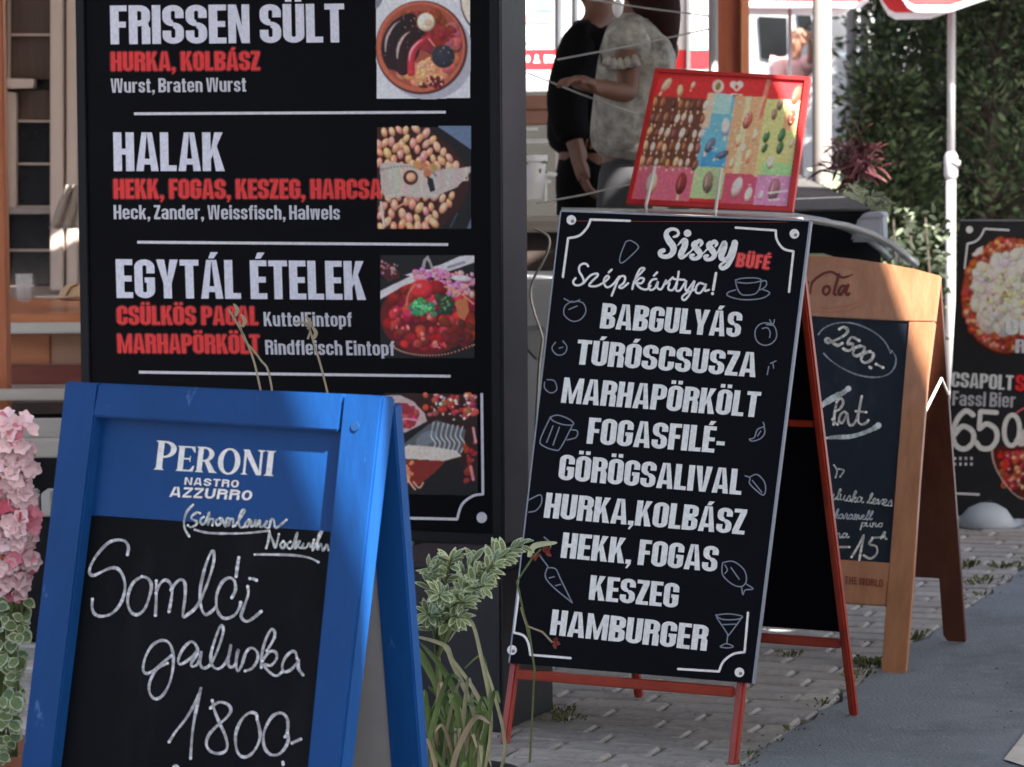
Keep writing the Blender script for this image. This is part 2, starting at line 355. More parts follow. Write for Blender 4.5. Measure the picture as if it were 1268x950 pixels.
        if L == 'o': o4()
        elif L == 'a': g.extend(quarter(W, xh, 0, m, s, h, rX, .18)); g.extend(quarter(0, xh, xh * .72, m, s, h, rX, .18)); g.extend(quarter(0, 0, .2, W - s, s, h, rX, .15)); g.extend(quarter(0, .46, .2, W - s, s, h, rX, .15))
        elif L == 'c': g.extend(quarter(0, 0, xh / 2, m, s, h, rX, .2)); g.extend(quarter(0, xh, xh / 2, m, s, h, rX, .2)); g.extend(quarter(W, xh, .46, m, s, h, rX, .2)); g.extend(quarter(W, 0, .28, m, s, h, rX, .2))
        elif L == 'e': g.extend(quarter(0, 0, xh / 2, m, s, h, rX, .2)); g.extend(quarter(0, xh, xh / 2, m, s, h, rX, .2)); g.extend(quarter(W, xh, .32, m, s, h, rX, .2)); g.extend(quarter(W, 0, .22, m, s, h, rX, .2)); R(s, .32, W - s, .42)
        elif L in 'db': o4(); R((W - s) if L == 'd' else 0, 0, W if L == 'd' else s, 1)
        elif L == 'p': o4(); R(0, -.2, s, xh)
        elif L in 'hn': R(0, 0, s, 1 if L == 'h' else xh); g.extend(quarter(W, xh, 0, s, s, h, rX, .2))
        elif L == 'u': R(W - s, 0, W, xh); g.extend(quarter(0, 0, xh, W - s, s, h, rX, .2))
        elif L == 'r': W = .38; R(0, 0, s, xh); PG((s, xh - .16), (W, xh - .14), (W, xh), (s + .05, xh))
        elif L == 's': W -= .04; m = W / 2; [g.extend(quarter(*q, s, h, rX, .17)) for q in ((0, xh, xh * .7, m), (W, xh, xh * .66, m), (W, 0, xh * .3, m), (0, 0, xh * .34, m), (0, xh * .45, xh * .7, m), (W, xh * .55, xh * .3, m))]
        elif L == 't': W = .34; R(.06, 0, .06 + s, .95); R(0, xh - h, W, xh); R(.06 + s, 0, W, h)
        elif L == 'f': W = .34; R(.06, 0, .06 + s, .8); R(0, xh - h, W, xh); PG((.06, .8), (.06 + s, .8), (W, .88), (W, 1), (.15, 1))
        elif L in 'il': W = s; R(0, 0, s, 1 if L == 'l' else xh); (R(0, xh + .07, s, 1) if L == 'i' else None)
        elif L == 'k': R(0, 0, s, 1); PG((s, .25), (s, .45), (W - s, xh), (W, xh)); PG((s + .02, .45), (s + .15, .5), (W, 0), (W - s, 0))
        elif L == 'w': W = .72; [(PG((x, xh), (x + s * .8, xh), (x + .18, .12), (x + .18, 0), (x + .09, 0)), PG((x + .36, xh), (x + .36 - s * .8, xh), (x + .18, .12), (x + .18, 0), (x + .27, 0))) for x in (0, .36)]
        elif L == 'z': R(0, 0, W, h); R(0, xh - h, W, xh); PG((0, h), (s, h), (W, xh - h), (W - s, xh - h))
        else: W = .25
    return g, W
def text(pr, st, bl, br, tl, col, gap=0.05, sp=0.2, outline=None, lay=1, **kw):
    """lettering between the ends bl..br of its baseline; tl is the top of its first capital"""
    x = 0; items = []
    for ch in st:
        if ch == ' ': x += sp; continue
        g, W = glyph(ch, **kw); items.append((x, g)); x += W + gap
    x -= gap; ux, uy = (br[0] - bl[0]) / x, (br[1] - bl[1]) / x; vx, vy = tl[0] - bl[0], tl[1] - bl[1]
    f = lambda x0, p: (bl[0] + (x0 + p[0]) * ux + p[1] * vx, bl[1] + (x0 + p[0]) * uy + p[1] * vy)
    if outline:
        pr.layer = 0
        for dx, dy in ((-1.6, 0), (1.6, 0), (0, -1.6), (0, 1.6)):
            for x0, g in items:
                for p in g: pr.poly([(a + dx, b + dy) for a, b in [f(x0, q) for q in p]], outline)
    pr.layer = lay
    for x0, g in items:
        for p in g: pr.poly([f(x0, q) for q in p], col)
def Z(ox, oy, k, pts):                        # read-off points of an enlarged detail -> photograph
    return [(ox + p[0] / k, oy + p[1] / k) + tuple(p[2:]) for p in pts]
# ------------------------------------------------------------------ materials
BLUE = mat('blue_paint', (0.007, 0.062, 0.235), 0.42, var=0.14, vs=5, bump=0.22, bs=35, spec=.22, stretch=(1, 1, .35))
wear(BLUE, (.06, .16, .38), 20, .625, .67, (1, 1, .5)); wear(BLUE, (.006, .03, .12), 7, .60, .85, (1, 1, .25))
SLATE = mat('chalkboard', (0.0040, 0.0042, 0.0065), 0.6, var=0.5, vs=2.2, bump=0.03, bs=120, spec=0.12)
wear(SLATE, (.016, .017, .022), 3.0, .48, .80, (1.6, 1.6, .6))
SLATE2 = mat('chalkboard_grey', (0.011, 0.017, 0.030), 0.6, spec=0.2, var=0.35, vs=4, bump=0.04, bs=120)
wear(SLATE2, (.04, .05, .066), 5.0, .50, .78, (1.5, 1.5, .7))
BLACKP = mat('black_print', (0.0028, 0.0030, 0.0055), 0.45, var=0.25, vs=3, bump=0.01, bs=200, spec=0.07)
CABG = mat('dark_grey_metal', (0.045, 0.047, 0.060), 0.5, spec=0.3, var=0.15, vs=6, bump=0.03, bs=150)
CABF = mat('black_metal', (0.007, 0.008, 0.013), 0.45, spec=0.2, var=0.2, vs=6, bump=0.03, bs=150)
REDT = mat('red_tube_paint', (0.31, 0.032, 0.014), 0.35, var=0.25, vs=14, bump=0.08, bs=90, coat=0.3)
SILV = mat('silver_edge', (0.28, 0.29, 0.32), 0.45, metal=0.6, var=0.1)
GREYB = mat('grey_hardboard', (0.27, 0.275, 0.29), 0.7, var=0.08, vs=8, bump=0.05)
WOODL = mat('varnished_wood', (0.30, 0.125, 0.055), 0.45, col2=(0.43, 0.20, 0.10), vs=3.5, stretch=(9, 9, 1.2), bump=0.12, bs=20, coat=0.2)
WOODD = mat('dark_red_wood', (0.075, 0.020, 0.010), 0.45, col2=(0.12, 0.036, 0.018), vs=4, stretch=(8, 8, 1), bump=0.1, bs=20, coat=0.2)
WHITEP = mat('white_paint', (0.75, 0.75, 0.77), 0.5, var=0.06)
WHITEM = mat('white_enamel', (0.72, 0.72, 0.74), 0.35, var=0.06)
def apts(fr_px, theta, wd, s, apex_px, fl_px=None, br_px=None):
    FR = G(*fr_px)
    if fl_px: FL = G(*fl_px); d = (FR - FL).normalized(); wd = (FR - FL).length
    else: d = Vector((math.cos(theta), -math.sin(theta), 0)); FL = FR - d * wd
    back = Vector((-d.y, d.x, 0))
    if br_px: BR = G(*br_px); s = (BR - FR).dot(back)
    BR = FR + back * s; BL = FL + back * s
    mid = (FR + BR) / 2; r = ray(*apex_px); t = (mid - CP).dot(back) / r.dot(back); A = CP + r * t
    up = Vector((0, 0, A.z)); mf = (FL + FR) / 2; mb = (BL + BR) / 2; mm = (mf + mb) / 2 + up
    return dict(FR=FR, FL=FL, BR=BR, BL=BL, d=d, back=back, h=A.z, w=wd, s=s, root=(mf + mb) / 2,
                front=Fr(mf, d, mm - mf), rear=Fr(mb, -d, mm - mb), A=A, mm=mm)
# ================================================================== blue sandwich board (front left)
B = apts((383, 1290), math.radians(33), 0.585, 0.20, (474, 487))
bf, br_ = B['front'], B['rear']
blue = thing('sandwich_board', B['root'], 'blue wooden sandwich board with handwritten dessert name and the price 1800 in white on black', 'sandwich board')
fx = lambda y: 472 - (y - 490) * 0.1115          # outer right edge of the front leaf
ix = lambda y: 419 - (y - 532) * 0.0955
ol = lambda y: 80 - (y - 472) * 0.109
il = lambda y: 113 - (y - 516) * 0.1085
YB = 1262
slab('stile', bf, [(80, 472), (122, 474.3), (il(YB), YB - 40), (ol(YB), YB - 45)], -0.030, 0, BLUE, blue, 0.003)
slab('stile', bf, [(425, 487.6), (474, 490), (fx(YB), YB), (ix(YB), YB)], -0.030, 0.0015, BLUE, blue, 0.003)
slab('rail', bf, [(122, 474.4), (424.6, 487.6), (418.6, 534), (113.5, 516)], -0.030, -0.0005, BLUE, blue, 0.0025)
slab('rail', bf, [(il(1130), 1130), (ix(1160), 1160), (ix(1215), 1215), (il(1185), 1185)], -0.030, -0.0005, BLUE, blue, 0.002)
slab('header_panel', bf, [(108, 505), (428, 525), (412, 658.5), (94, 636.5)], -0.028, -0.019, BLUE, blue)
chalk = slab('writing_panel', bf, [(94, 637), (412, 659), (ix(1165) + 4, 1165), (il(1135) - 4, 1135)], -0.0285, -0.0195, SLATE, blue)
mm_ = mat('bolt_paint', (0.008, 0.05, 0.17), 0.4)
def disc(name, fr, px, py, r, c0, c1, m, parent, n=18):
    a, b = fr.ab(fr.hit(px, py, c1)); ab = [(a + r * math.cos(2 * math.pi * i / n), b + r * math.sin(2 * math.pi * i / n)) for i in range(n)]
    return slabl(name, fr, ab, c0, c1, m, parent, 0)
disc('bolt', bf, 439, 528, 0.0065, 0, 0.0035, mm_, blue)
# rear leaf
wB = B['w']; L = (B['mm'] - (B['BL'] + B['BR']) / 2).length
hw = wB / 2; aL = bf.ab(bf.hit(80, 472))[0] + .004; aR = bf.ab(bf.hit(474, 490))[0] - .002
slabl('rear_stile', br_, [(-aR, -0.0), (-aR + 0.052, 0), (-aR + 0.052, L - .022), (-aR, L - .022)], 0.026, 0.046, BLUE, blue, 0.002)
slabl('rear_stile', br_, [(-aL - 0.052, 0), (-aL, 0), (-aL, L - .022), (-aL - 0.052, L - .022)], 0.026, 0.046, BLUE, blue, 0.002)
slabl('rear_rail', br_, [(-aR + .052, L - .07), (-aL - .052, L - .07), (-aL - .052, L - .023), (-aR + .052, L - .023)], 0.026, 0.045, BLUE, blue, 0.002)
slabl('rear_rail', br_, [(-aR + .052, .10), (-aL - .052, .10), (-aL - .052, .15), (-aR + .052, .15)], 0.026, 0.045, BLUE, blue, 0.002)
slabl('rear_panel', br_, [(-aR + .052, .15), (-aL - .052, .15), (-aL - .052, L - .07), (-aR + .052, L - .07)], 0.028, 0.036, GREYB, blue)
hv = tube('hinge', [bf.hit(470, 503, -.012) - B['d'] * .004, bf.hit(470, 503, -.012) + B['back'] * .03], 0.005, SILV, blue)
WH = (208, 224, 250); CH = (196, 198, 208)
pr = Print(bf, -0.0184); 
# serif brand name
def serif(pr, ch, f, col, s=0.2, h=0.065):
    g = []; R = lambda a, b, c, d: g.append([(a, b), (c, b), (c, d), (a, d)])
    def foot(x, y, up, e=0.07): g.append([(x - e, y), (x + s + e, y), (x + s, y + up * .07), (x, y + up * .07)])
    if ch in 'PR':
        R(.06, 0, .06 + s, 1); foot(.06, 0, 1); g.append([(-.02, 1), (.1, 1), (.1, .94), (.06, .93)])
        g += quarter(.68, 1, .73, .06 + s, s * .95, h, .4, .27, 8); g += quarter(.68, .42, .73, .06 + s, s * .95, h, .4, .3, 8)
        if ch == 'R': g.append([(.3, .5), (.5, .47), (.8, 0), (.55, 0)]); g.append([(.55, 0), (.86, 0), (.8, .05), (.6, .06)])
        W = .72 if ch == 'P' else .82
    elif ch == 'E':
        R(.06, 0, .06 + s, 1); foot(.06, 0, 1, .06); foot(.06, 1, -1, .06); R(.06 + s, 0, .62, h); R(.06 + s, 1 - h, .62, 1); R(.06 + s, .5 - h / 2, .5, .5 + h / 2)
        g.append([(.62, 0), (.66, .24), (.6, .22), (.5, h)]); g.append([(.62, 1), (.66, .76), (.6, .78), (.5, 1 - h)]); g.append([(.47, .62), (.5, .62), (.5, .38), (.47, .38)]); W = .68
    elif ch == 'O':
        for X in (0, .86):
            for Y in (-.02, 1.02): g += quarter(X, Y, .5, .43, s * 1.02, h * 1.1, .43, .5, 10)
        W = .86
    elif ch == 'N':
        R(.08, 0, .08 + s * .5, 1); R(.72, 0, .72 + s * .5, 1); g.append([(.02, 1), (.27, 1), (.82, 0), (.62, 0)])
        g.append([(-.02, 0), (.28, 0), (.2, .06), (.06, .06)]); g.append([(.6, 1), (.94, 1), (.86, .94), (.68, .94)]); W = .92
    elif ch == 'I': R(.08, 0, .08 + s, 1); foot(.08, 0, 1, .08); foot(.08, 1, -1, .08); W = .36
    for p in g: pr.poly([f(q) for q in p], col)
    return W
seq = [('P', (190.5, 581.5), (194.5, 545.5)), ('E', (217, 583), (220.5, 552)), ('R', (241, 584.5), (244.5, 553)), ('O', (268.5, 586.5), (271.5, 555)), ('N', (298, 587.5), (301, 556.5)), ('I', (326, 589), (329.5, 558))]
wds = {'P': 27, 'E': 23.5, 'R': 26.5, 'O': 27.5, 'N': 28, 'I': 13}
for ch, b0, t0 in seq:
    W0 = {'P': .72, 'E': .68, 'R': .82, 'O': .86, 'N': .92, 'I': .36}[ch]
    u = (wds[ch] / W0, wds[ch] / W0 * .052)
    serif(pr, ch, (lambda q, b0=b0, t0=t0, u=u: (b0[0] + q[0] * u[0] + q[1] * (t0[0] - b0[0]), b0[1] + q[0] * u[1] + q[1] * (t0[1] - b0[1]))), WH)
text(pr, 'NASTRO', (228, 600.3), (295, 604), (229.3, 591), WH, gap=.16, W=.72, s=.2, h=.2, rX=.36, rY=.4)
text(pr, 'AZZURRO', (209.5, 615.3), (311, 620), (212, 602.7), WH, gap=.14, W=.74, s=.2, h=.2, rX=.37, rY=.45)
pr.build('printed_logo', blue)
pr = Print(bf, -0.0186); pr.chalk = True
def hw_(pr, ox, oy, k, strokes, wd, col, lay=1):
    pr.layer = lay
    for s_ in strokes: pr.stroke(Z(ox, oy, k, s_), wd, col)
hw_(pr, 100, 655, 5.283, [
 [(305, 168), (312, 120), (290, 82), (240, 72), (180, 92), (110, 165), (68, 235), (57, 285), (80, 305), (130, 285), (190, 258), (240, 260), (275, 305), (290, 370), (280, 440), (250, 505), (200, 555), (140, 572), (95, 560), (75, 520), (76, 460)],
 [(400, 312), (345, 350), (310, 430), (310, 500), (335, 550), (375, 560), (420, 520), (450, 440), (462, 370), (440, 325), (400, 312)],
 [(494, 340), (494, 450), (488, 566)], [(492, 420), (515, 365), (550, 335), (580, 350), (597, 390), (592, 460), (577, 542)],
 [(590, 400), (625, 350), (658, 332), (682, 360), (682, 450), (668, 570), (700, 560), (760, 505), (820, 380), (865, 240), (872, 170), (862, 145), (835, 190), (800, 300), (780, 420), (790, 520), (815, 560), (850, 545), (880, 515)],
 [(988, 450), (1012, 400), (1005, 340), (970, 320), (925, 350), (890, 430), (890, 520), (920, 575), (960, 585), (1010, 560), (1040, 510), (1046, 480)],
 [(1034, 188), (1024, 250), (1016, 312)], [(1106, 325), (1128, 327), (1150, 336)],
 [(1092, 378), (1095, 430), (1060, 530), (1050, 575), (1080, 605), (1120, 590), (1180, 540)]], 4.0, CH)
hw_(pr, 170, 765, 5.764, [
 [(245, 270), (170, 330), (110, 380), (65, 398), (42, 370), (55, 290), (100, 205), (160, 165), (215, 170), (245, 215), (258, 290), (250, 390), (225, 480), (180, 555), (130, 580), (92, 545), (85, 480), (110, 410), (150, 360), (215, 325)],
 [(430, 260), (428, 215), (400, 175), (370, 178), (325, 225), (292, 300), (305, 332), (350, 312), (400, 270), (432, 225), (420, 275), (388, 320), (392, 348), (425, 335), (448, 290), (458, 240), (450, 330), (475, 360), (520, 335), (570, 240), (612, 110), (608, 60), (588, 70), (550, 170), (525, 270), (535, 340), (575, 365), (620, 335), (655, 270), (668, 190), (650, 290), (655, 345), (690, 345), (712, 280), (722, 225), (705, 310), (715, 380), (745, 340), (775, 250), (815, 215), (855, 245), (858, 300), (820, 360), (770, 380)],
 [(885, 355), (890, 260), (915, 160), (955, 85), (980, 100), (975, 150), (925, 235)], [(893, 310), (940, 245), (985, 245), (995, 290), (955, 340), (905, 335), (940, 385), (990, 415), (1030, 390)],
 [(1140, 290), (1130, 250), (1105, 240), (1060, 280), (1035, 340), (1045, 385), (1090, 375), (1135, 330), (1152, 300), (1150, 360), (1182, 408)]], 3.7, CH)
hw_(pr, 200, 840, 6.34, [
 [(60, 500), (110, 420), (190, 320), (260, 200), (300, 110), (310, 72), (290, 170), (262, 300), (240, 450), (228, 628)],
 [(385, 235), (410, 210), (460, 188), (520, 205), (545, 250), (510, 310), (440, 370), (375, 440), (352, 510), (375, 565), (430, 590), (490, 580), (517, 535), (500, 450), (455, 350), (415, 250), (398, 175)],
 [(750, 300), (735, 275), (690, 272), (640, 310), (600, 380), (580, 460), (590, 560), (625, 612), (680, 612), (735, 560), (770, 480), (772, 410), (750, 320)],
 [(970, 460), (990, 410), (990, 330), (965, 285), (925, 272), (870, 300), (825, 370), (800, 450), (808, 540), (850, 595), (910, 600), (960, 560), (995, 490), (990, 430)],
 [(1025, 508), (1092, 478)], [(952, 660), (958, 668), (956, 676)], [(95, 700), (115, 686), (130, 700)]], 3.9, CH)
hw_(pr, 220, 615, 6.34, [
 [(120, 65), (75, 115), (52, 180), (55, 250), (90, 312)],
 [(175, 130), (150, 125), (115, 150), (110, 175), (150, 195), (140, 225), (100, 240), (80, 225)], [(205, 160), (180, 180), (185, 215), (215, 205), (248, 120), (235, 225), (250, 180), (280, 180), (272, 225)],
 [(330, 170), (300, 190), (310, 225), (340, 205), (330, 170), (350, 175), (375, 235), (385, 175), (405, 175), (400, 232), (415, 180), (435, 178), (435, 235)],
 [(450, 230), (500, 160), (528, 110), (505, 110), (480, 180), (490, 240), (525, 235)], [(560, 180), (530, 215), (545, 240), (575, 185), (578, 235), (600, 220), (612, 180), (615, 235), (645, 185), (648, 240), (690, 215), (700, 190), (680, 230), (715, 245), (735, 180), (755, 185), (760, 215), (775, 245), (855, 182)],
 [(695, 405), (712, 345), (720, 280)], [(722, 290), (748, 350), (765, 400), (785, 340), (795, 295)], [(830, 350), (805, 380), (825, 405), (845, 375), (830, 350)], [(885, 355), (860, 375), (870, 405), (900, 395), (940, 280), (920, 410), (960, 350), (935, 370), (965, 405), (990, 365), (975, 400), (1010, 400), (1030, 365), (1050, 400), (1070, 340)],
 [(1060, 420), (1110, 330), (1135, 275), (1110, 300), (1095, 415), (1125, 370), (1140, 425), (1170, 380), (1185, 420)]], 3.0, (200, 206, 222))
hw_(pr, 220, 615, 6.34, [[(135, 260), (240, 285), (420, 290), (560, 285), (718, 268)], [(605, 455), (700, 455), (900, 460), (1030, 480), (1105, 515)]], 3.0, CH)
pr.build('chalk_writing', blue)
# ================================================================== menu sandwich board with red tubes (centre)
S = apts((905, 948), 0, .5, .6, (1004, 270), fl_px=(622, 921), br_px=(1046, 885))
sf, sr = S['front'], S['rear']
siss = thing('sandwich_board', S['root'], 'black menu sandwich board with white list of dishes in a red tube frame', 'sandwich board')
PANEL = [(695, 262), (1002, 274), (931, 846), (631, 821)]
slab('menu_panel', sf, PANEL, 0.004, 0.010, BLACKP, siss)
ed = [slab('edge_strip', sf, q, 0.003, 0.0115, SILV, siss) for q in ([(1002, 274), (1004.5, 274.1), (933, 846.5), (931, 846)], [(693.4, 262), (695, 262), (631, 821), (629.5, 821)])]
slab('edge_strip', sf, [(694, 260.6), (1004, 272.4), (1002, 274.2), (695, 262.2)], 0.003, 0.0113, SILV, siss)
def sp_(fr, pts, c): return [fr.hit(x, y, c) for x, y in pts]
fr_top = S['A']; hd = S['d']
def leg(name, a, b, m, par, wd=.018): return beam(name, a, b, wd, wd, m, par, side=hd, bev=.004)
topR, topL = S['mm'] + hd * (S['w'] / 2 - .006), S['mm'] - hd * (S['w'] / 2 - .006)
for nm, g, t in (('front_leg', S['FR'], topR), ('front_leg', S['FL'], topL)): leg(nm, g - sf.n * .009, t - sf.n * .009 - Vector((0, 0, .004)), REDT, siss)
for nm, g, t in (('rear_leg', S['BR'], topR), ('rear_leg', S['BL'], topL)): leg(nm, g, t + S['back'] * .014 - Vector((0, 0, .012)), REDT, siss)
def along(g, t, px_y):                       # point on leg g-t that shows at picture row px_y
    best = None
    for i in range(401):
        p = g + (t - g) * (i / 400); q = p - CP; y = 475 - FPX * q.dot(UP) / q.dot(FW)
        if best is None or abs(y - px_y) < best[0]: best = (abs(y - px_y), p)
    return best[1]
def bar2(name, gl, tl_, gr, tr, yr, m, par, wd=.02):
    b = along(gr, tr, yr); k = (b - gr).length / (tr - gr).length; a = gl + (tl_ - gl) * k
    return beam(name, a + hd * .011, b - hd * .011, wd, wd * .85, m, par, side=Vector((0, 0, 1)), bev=.003)
tf = topR - sf.n * .009; tb = topR + S['back'] * .014; tfl = topL - sf.n * .009; tbl = topL + S['back'] * .014
bar2('crossbar', S['FL'], tfl, S['FR'], tf, 857, REDT, siss)
bar2('rear_crossbar', S['BL'], tbl, S['BR'], tb, 797, REDT, siss)
bar2('brace', S['BL'], tbl, S['BR'], tb, 526, REDT, siss, .014)
beam('top_tube', topL - Vector((0, 0, .012)), topR - Vector((0, 0, .012)), .02, .026, REDT, siss, side=Vector((0, 0, 1)), bev=.006)
Ls = (S['mm'] - (S['BL'] + S['BR']) / 2).length; kk = (along(S['BR'], tb, 786) - S['BR']).length
slabl('rear_panel', sr, [(-S['w'] / 2, kk), (S['w'] / 2, kk), (S['w'] / 2, Ls - .01), (-S['w'] / 2, Ls - .01)], 0.012, 0.018, BLACKP, siss)
LT = (203, 212, 234)
pr = Print(sf, 0.0104)
for st, bl, br, tl in (
 ('BABGULYÁS', (742.5, 406.5), (916.3, 417.8), (746.4, 375.3)), ('TÚRÓSCSUSZA', (712, 451), (935.2, 467.3), (716, 420.5)),
 ('MARHAPÖRKÖLT', (694.5, 498.7), (938.5, 517), (699, 467.3)), ('FOGASFILÉ-', (726.1, 549.3), (895.9, 561.5), (729.9, 517)),
 ('GÖRÖGSALIVAL', (690.9, 594), (917.5, 612.9), (694.3, 562.5)), ('HURKA,KOLBÁSZ', (673, 641), (921.5, 662.2), (677, 609.9)),
 ('HEKK, FOGAS', (693.9, 690.6), (887.1, 708.4), (697.7, 659.2)), ('KESZEG', (728.8, 742.5), (839, 753.1), (731.8, 712.2)),
 ('HAMBURGER', (680.6, 786), (874.6, 806.2), (684.4, 754.6))):
    text(pr, st, bl, br, tl, LT)
W2 = (214, 218, 230)
pr.layer = 2
for pts in ([(780, 273.6), (731.4, 271.9)], [(697, 343), (703.5, 295)], [(911, 282), (960.6, 285.4)], [(982.5, 311.4), (977, 361.5)], [(642.7, 733), (636, 783.4)], [(656.8, 811), (706.4, 815)], [(926.2, 758.8), (922, 807.7)], [(890.2, 831.6), (839.8, 828.5)]):
    pr.stroke(pts, 2.9, W2, smooth=False)
for pts in ([(731.4, 271.9), (727, 282), (717, 292), (703.5, 295)], [(960.6, 285.4), (962, 297), (970, 308), (982.5, 311.4)], [(636, 783.4), (648, 787), (654, 796), (656.8, 811)], [(922, 807.7), (908, 810), (896, 819), (890.2, 831.6)]):
    pr.stroke(pts, 2.9, W2)
for x, y in ((707.4, 272.5), (983.7, 289.6), (634, 805), (915.6, 832.7)): pr.ell(x, y, 6, 6, 0, (222, 222, 226), 18); 
pr.layer = 3
for x, y in ((707.4, 272.5), (983.7, 289.6), (634, 805), (915.6, 832.7)): pr.ell(x + 1.5, y + 1.5, 2.2, 2.2, 0, (120, 110, 110), 10)
def hwv(ox, oy, k, strokes, col):
    pr.layer = 1
    for s_ in strokes: pr.stroke([(ox + x / k, oy + y / k, w_ / k) for x, y, w_ in s_], 3, col)
SW = (216, 224, 244)
hwv(800, 272, 7.459, [
 [(255, 160, 20), (285, 150, 26), (300, 125, 26), (280, 95, 28), (235, 88, 32), (195, 110, 40), (188, 150, 52), (215, 200, 62), (250, 250, 62), (248, 300, 55), (215, 335, 45), (170, 343, 40), (135, 330, 40), (130, 300, 42), (160, 285, 44)]], SW)
hwv(800, 272, 7.459, [
 [(290, 240, 8), (330, 200, 30), (360, 195, 55), (355, 250, 58), (325, 310, 55), (325, 345, 48), (370, 330, 24), (400, 300, 12)],
 [(400, 310, 12), (440, 260, 20), (485, 200, 40), (515, 215, 34), (500, 245, 18)], [(455, 205, 30), (440, 235, 50), (475, 280, 58), (500, 320, 50), (475, 355, 38), (430, 360, 34), (415, 335, 36), (440, 325, 24)],
 [(520, 320, 12), (580, 255, 20), (625, 205, 40), (652, 222, 34), (640, 248, 18)], [(590, 210, 30), (578, 240, 50), (612, 285, 58), (632, 325, 50), (605, 362, 38), (560, 368, 34), (545, 342, 36), (570, 332, 24)],
 [(650, 320, 10), (720, 215, 45), (720, 260, 58), (695, 330, 58), (705, 365, 44), (750, 350, 26), (795, 260, 40)], [(820, 215, 60), (805, 290, 62), (780, 370, 54), (745, 430, 44), (705, 452, 36), (685, 430, 30), (710, 400, 22), (760, 370, 16), (830, 300, 10)]], SW)
pr.ell(800 + 383 / 7.459, 272 + 126 / 7.459, 4.8, 4.6, 0, SW, 16)
text(pr, 'BÜFÉ', (911, 330), (952, 333.5), (914, 313.5), (226, 70, 66), outline=(120, 12, 16), gap=.1)
pr.layer = 1
hw_(pr, 700, 320, 4.877, [
 [(138, 48), (128, 35), (105, 33), (85, 50), (85, 80), (105, 115), (110, 145), (85, 162), (58, 160), (48, 140), (62, 120)],
 [(110, 150), (150, 105), (188, 92), (195, 105), (160, 140), (145, 165), (185, 168), (225, 150), (262, 120), (255, 105), (235, 125), (235, 155), (255, 175), (290, 155), (325, 110)], [(262, 85), (280, 68)],
 [(325, 110), (310, 150), (280, 225)], [(305, 150), (335, 110), (360, 112), (355, 145), (325, 172), (345, 178), (380, 150)],
 [(405, 185), (420, 130), (460, 85), (478, 62), (455, 62), (432, 100), (415, 150)], [(420, 150), (450, 120), (475, 125), (460, 150), (430, 152), (455, 180), (490, 188), (515, 165)], [(550, 125), (525, 130), (505, 160), (512, 190), (540, 180), (560, 140), (555, 175), (580, 185), (610, 130), (605, 155), (650, 115)], [(535, 105), (555, 85)],
 [(630, 150), (622, 185), (650, 190), (675, 140), (685, 80)], [(655, 125), (720, 130)], [(675, 150), (668, 190), (690, 195), (715, 160), (730, 135), (725, 180), (735, 195), (770, 150), (780, 140), (760, 200), (730, 245), (710, 250), (708, 230), (740, 205), (790, 185)],
 [(835, 155), (810, 150), (790, 175), (790, 205), (815, 208), (840, 175), (850, 155), (842, 195), (868, 190)]], 2.7, (208, 214, 228))
pr.stroke(Z(700, 320, 4.877, [(910, 90), (893, 190)]), 3.4, (208, 214, 228)); pr.ell(700 + 889 / 4.877, 320 + 213 / 4.877, 2, 2, 0, (208, 214, 228), 8)
IC = (112, 118, 132)
hw_(pr, 700, 320, 4.877, [[(1028, 130), (1035, 170), (1060, 215), (1100, 222), (1150, 212), (1175, 175), (1182, 130)], [(1028, 132), (1060, 122), (1110, 118), (1160, 120), (1185, 132), (1150, 145), (1090, 150), (1040, 145)], [(1185, 140), (1210, 135), (1215, 160), (1195, 182), (1172, 190)], [(1030, 190), (985, 205), (980, 225), (1040, 245), (1110, 250), (1190, 240), (1232, 215), (1225, 200), (1195, 190)]], 1.5, IC)
hw_(pr, 640, 250, 3.337, [[(450, 165), (470, 160), (500, 180), (495, 200), (440, 250), (425, 245), (430, 215), (450, 165)], [(230, 410), (200, 430), (195, 465), (225, 492), (260, 488), (285, 455), (275, 420), (245, 410)], [(195, 400), (230, 415), (260, 405)], [(215, 445), (250, 430)], [(160, 580), (145, 605), (165, 632), (195, 628), (207, 600), (190, 575)], [(175, 605), (190, 600)], [(115, 745), (115, 770), (140, 790), (165, 775), (155, 740), (125, 735)]], 1.4, IC)
hw_(pr, 650, 480, 3.16, [[(100, 115), (60, 205), (75, 230), (120, 245), (140, 235), (185, 150)], [(100, 115), (130, 108), (175, 125), (190, 145), (150, 145), (110, 130), (100, 115)], [(180, 165), (205, 170), (200, 195), (165, 205)], [(110, 150), (85, 215)], [(135, 155), (110, 225)], [(15, 440), (60, 420), (65, 450), (45, 480), (15, 488)], [(75, 585), (100, 610), (95, 635), (80, 640)], [(88, 705), (80, 740), (110, 780), (185, 842)], [(88, 705), (120, 710), (140, 750), (185, 842)], [(95, 745), (115, 740)], [(120, 775), (140, 770)], [(60, 660), (90, 700)]], 1.5, IC)
hw_(pr, 880, 370, 5.0, [[(300, 160), (275, 200), (285, 260), (330, 288), (380, 275), (408, 235), (400, 180), (370, 155), (330, 150), (300, 160)], [(320, 185), (350, 180), (368, 205), (365, 240)], [(365, 130), (385, 160), (395, 130)], [(345, 160), (390, 165)], [(360, 420), (350, 470)], [(370, 400), (405, 385)], [(385, 395), (390, 430)], [(325, 765), (330, 790), (290, 810), (270, 860), (240, 870), (260, 882), (310, 865), (335, 830), (330, 790)], [(310, 820), (290, 850)]], 1.5, IC)
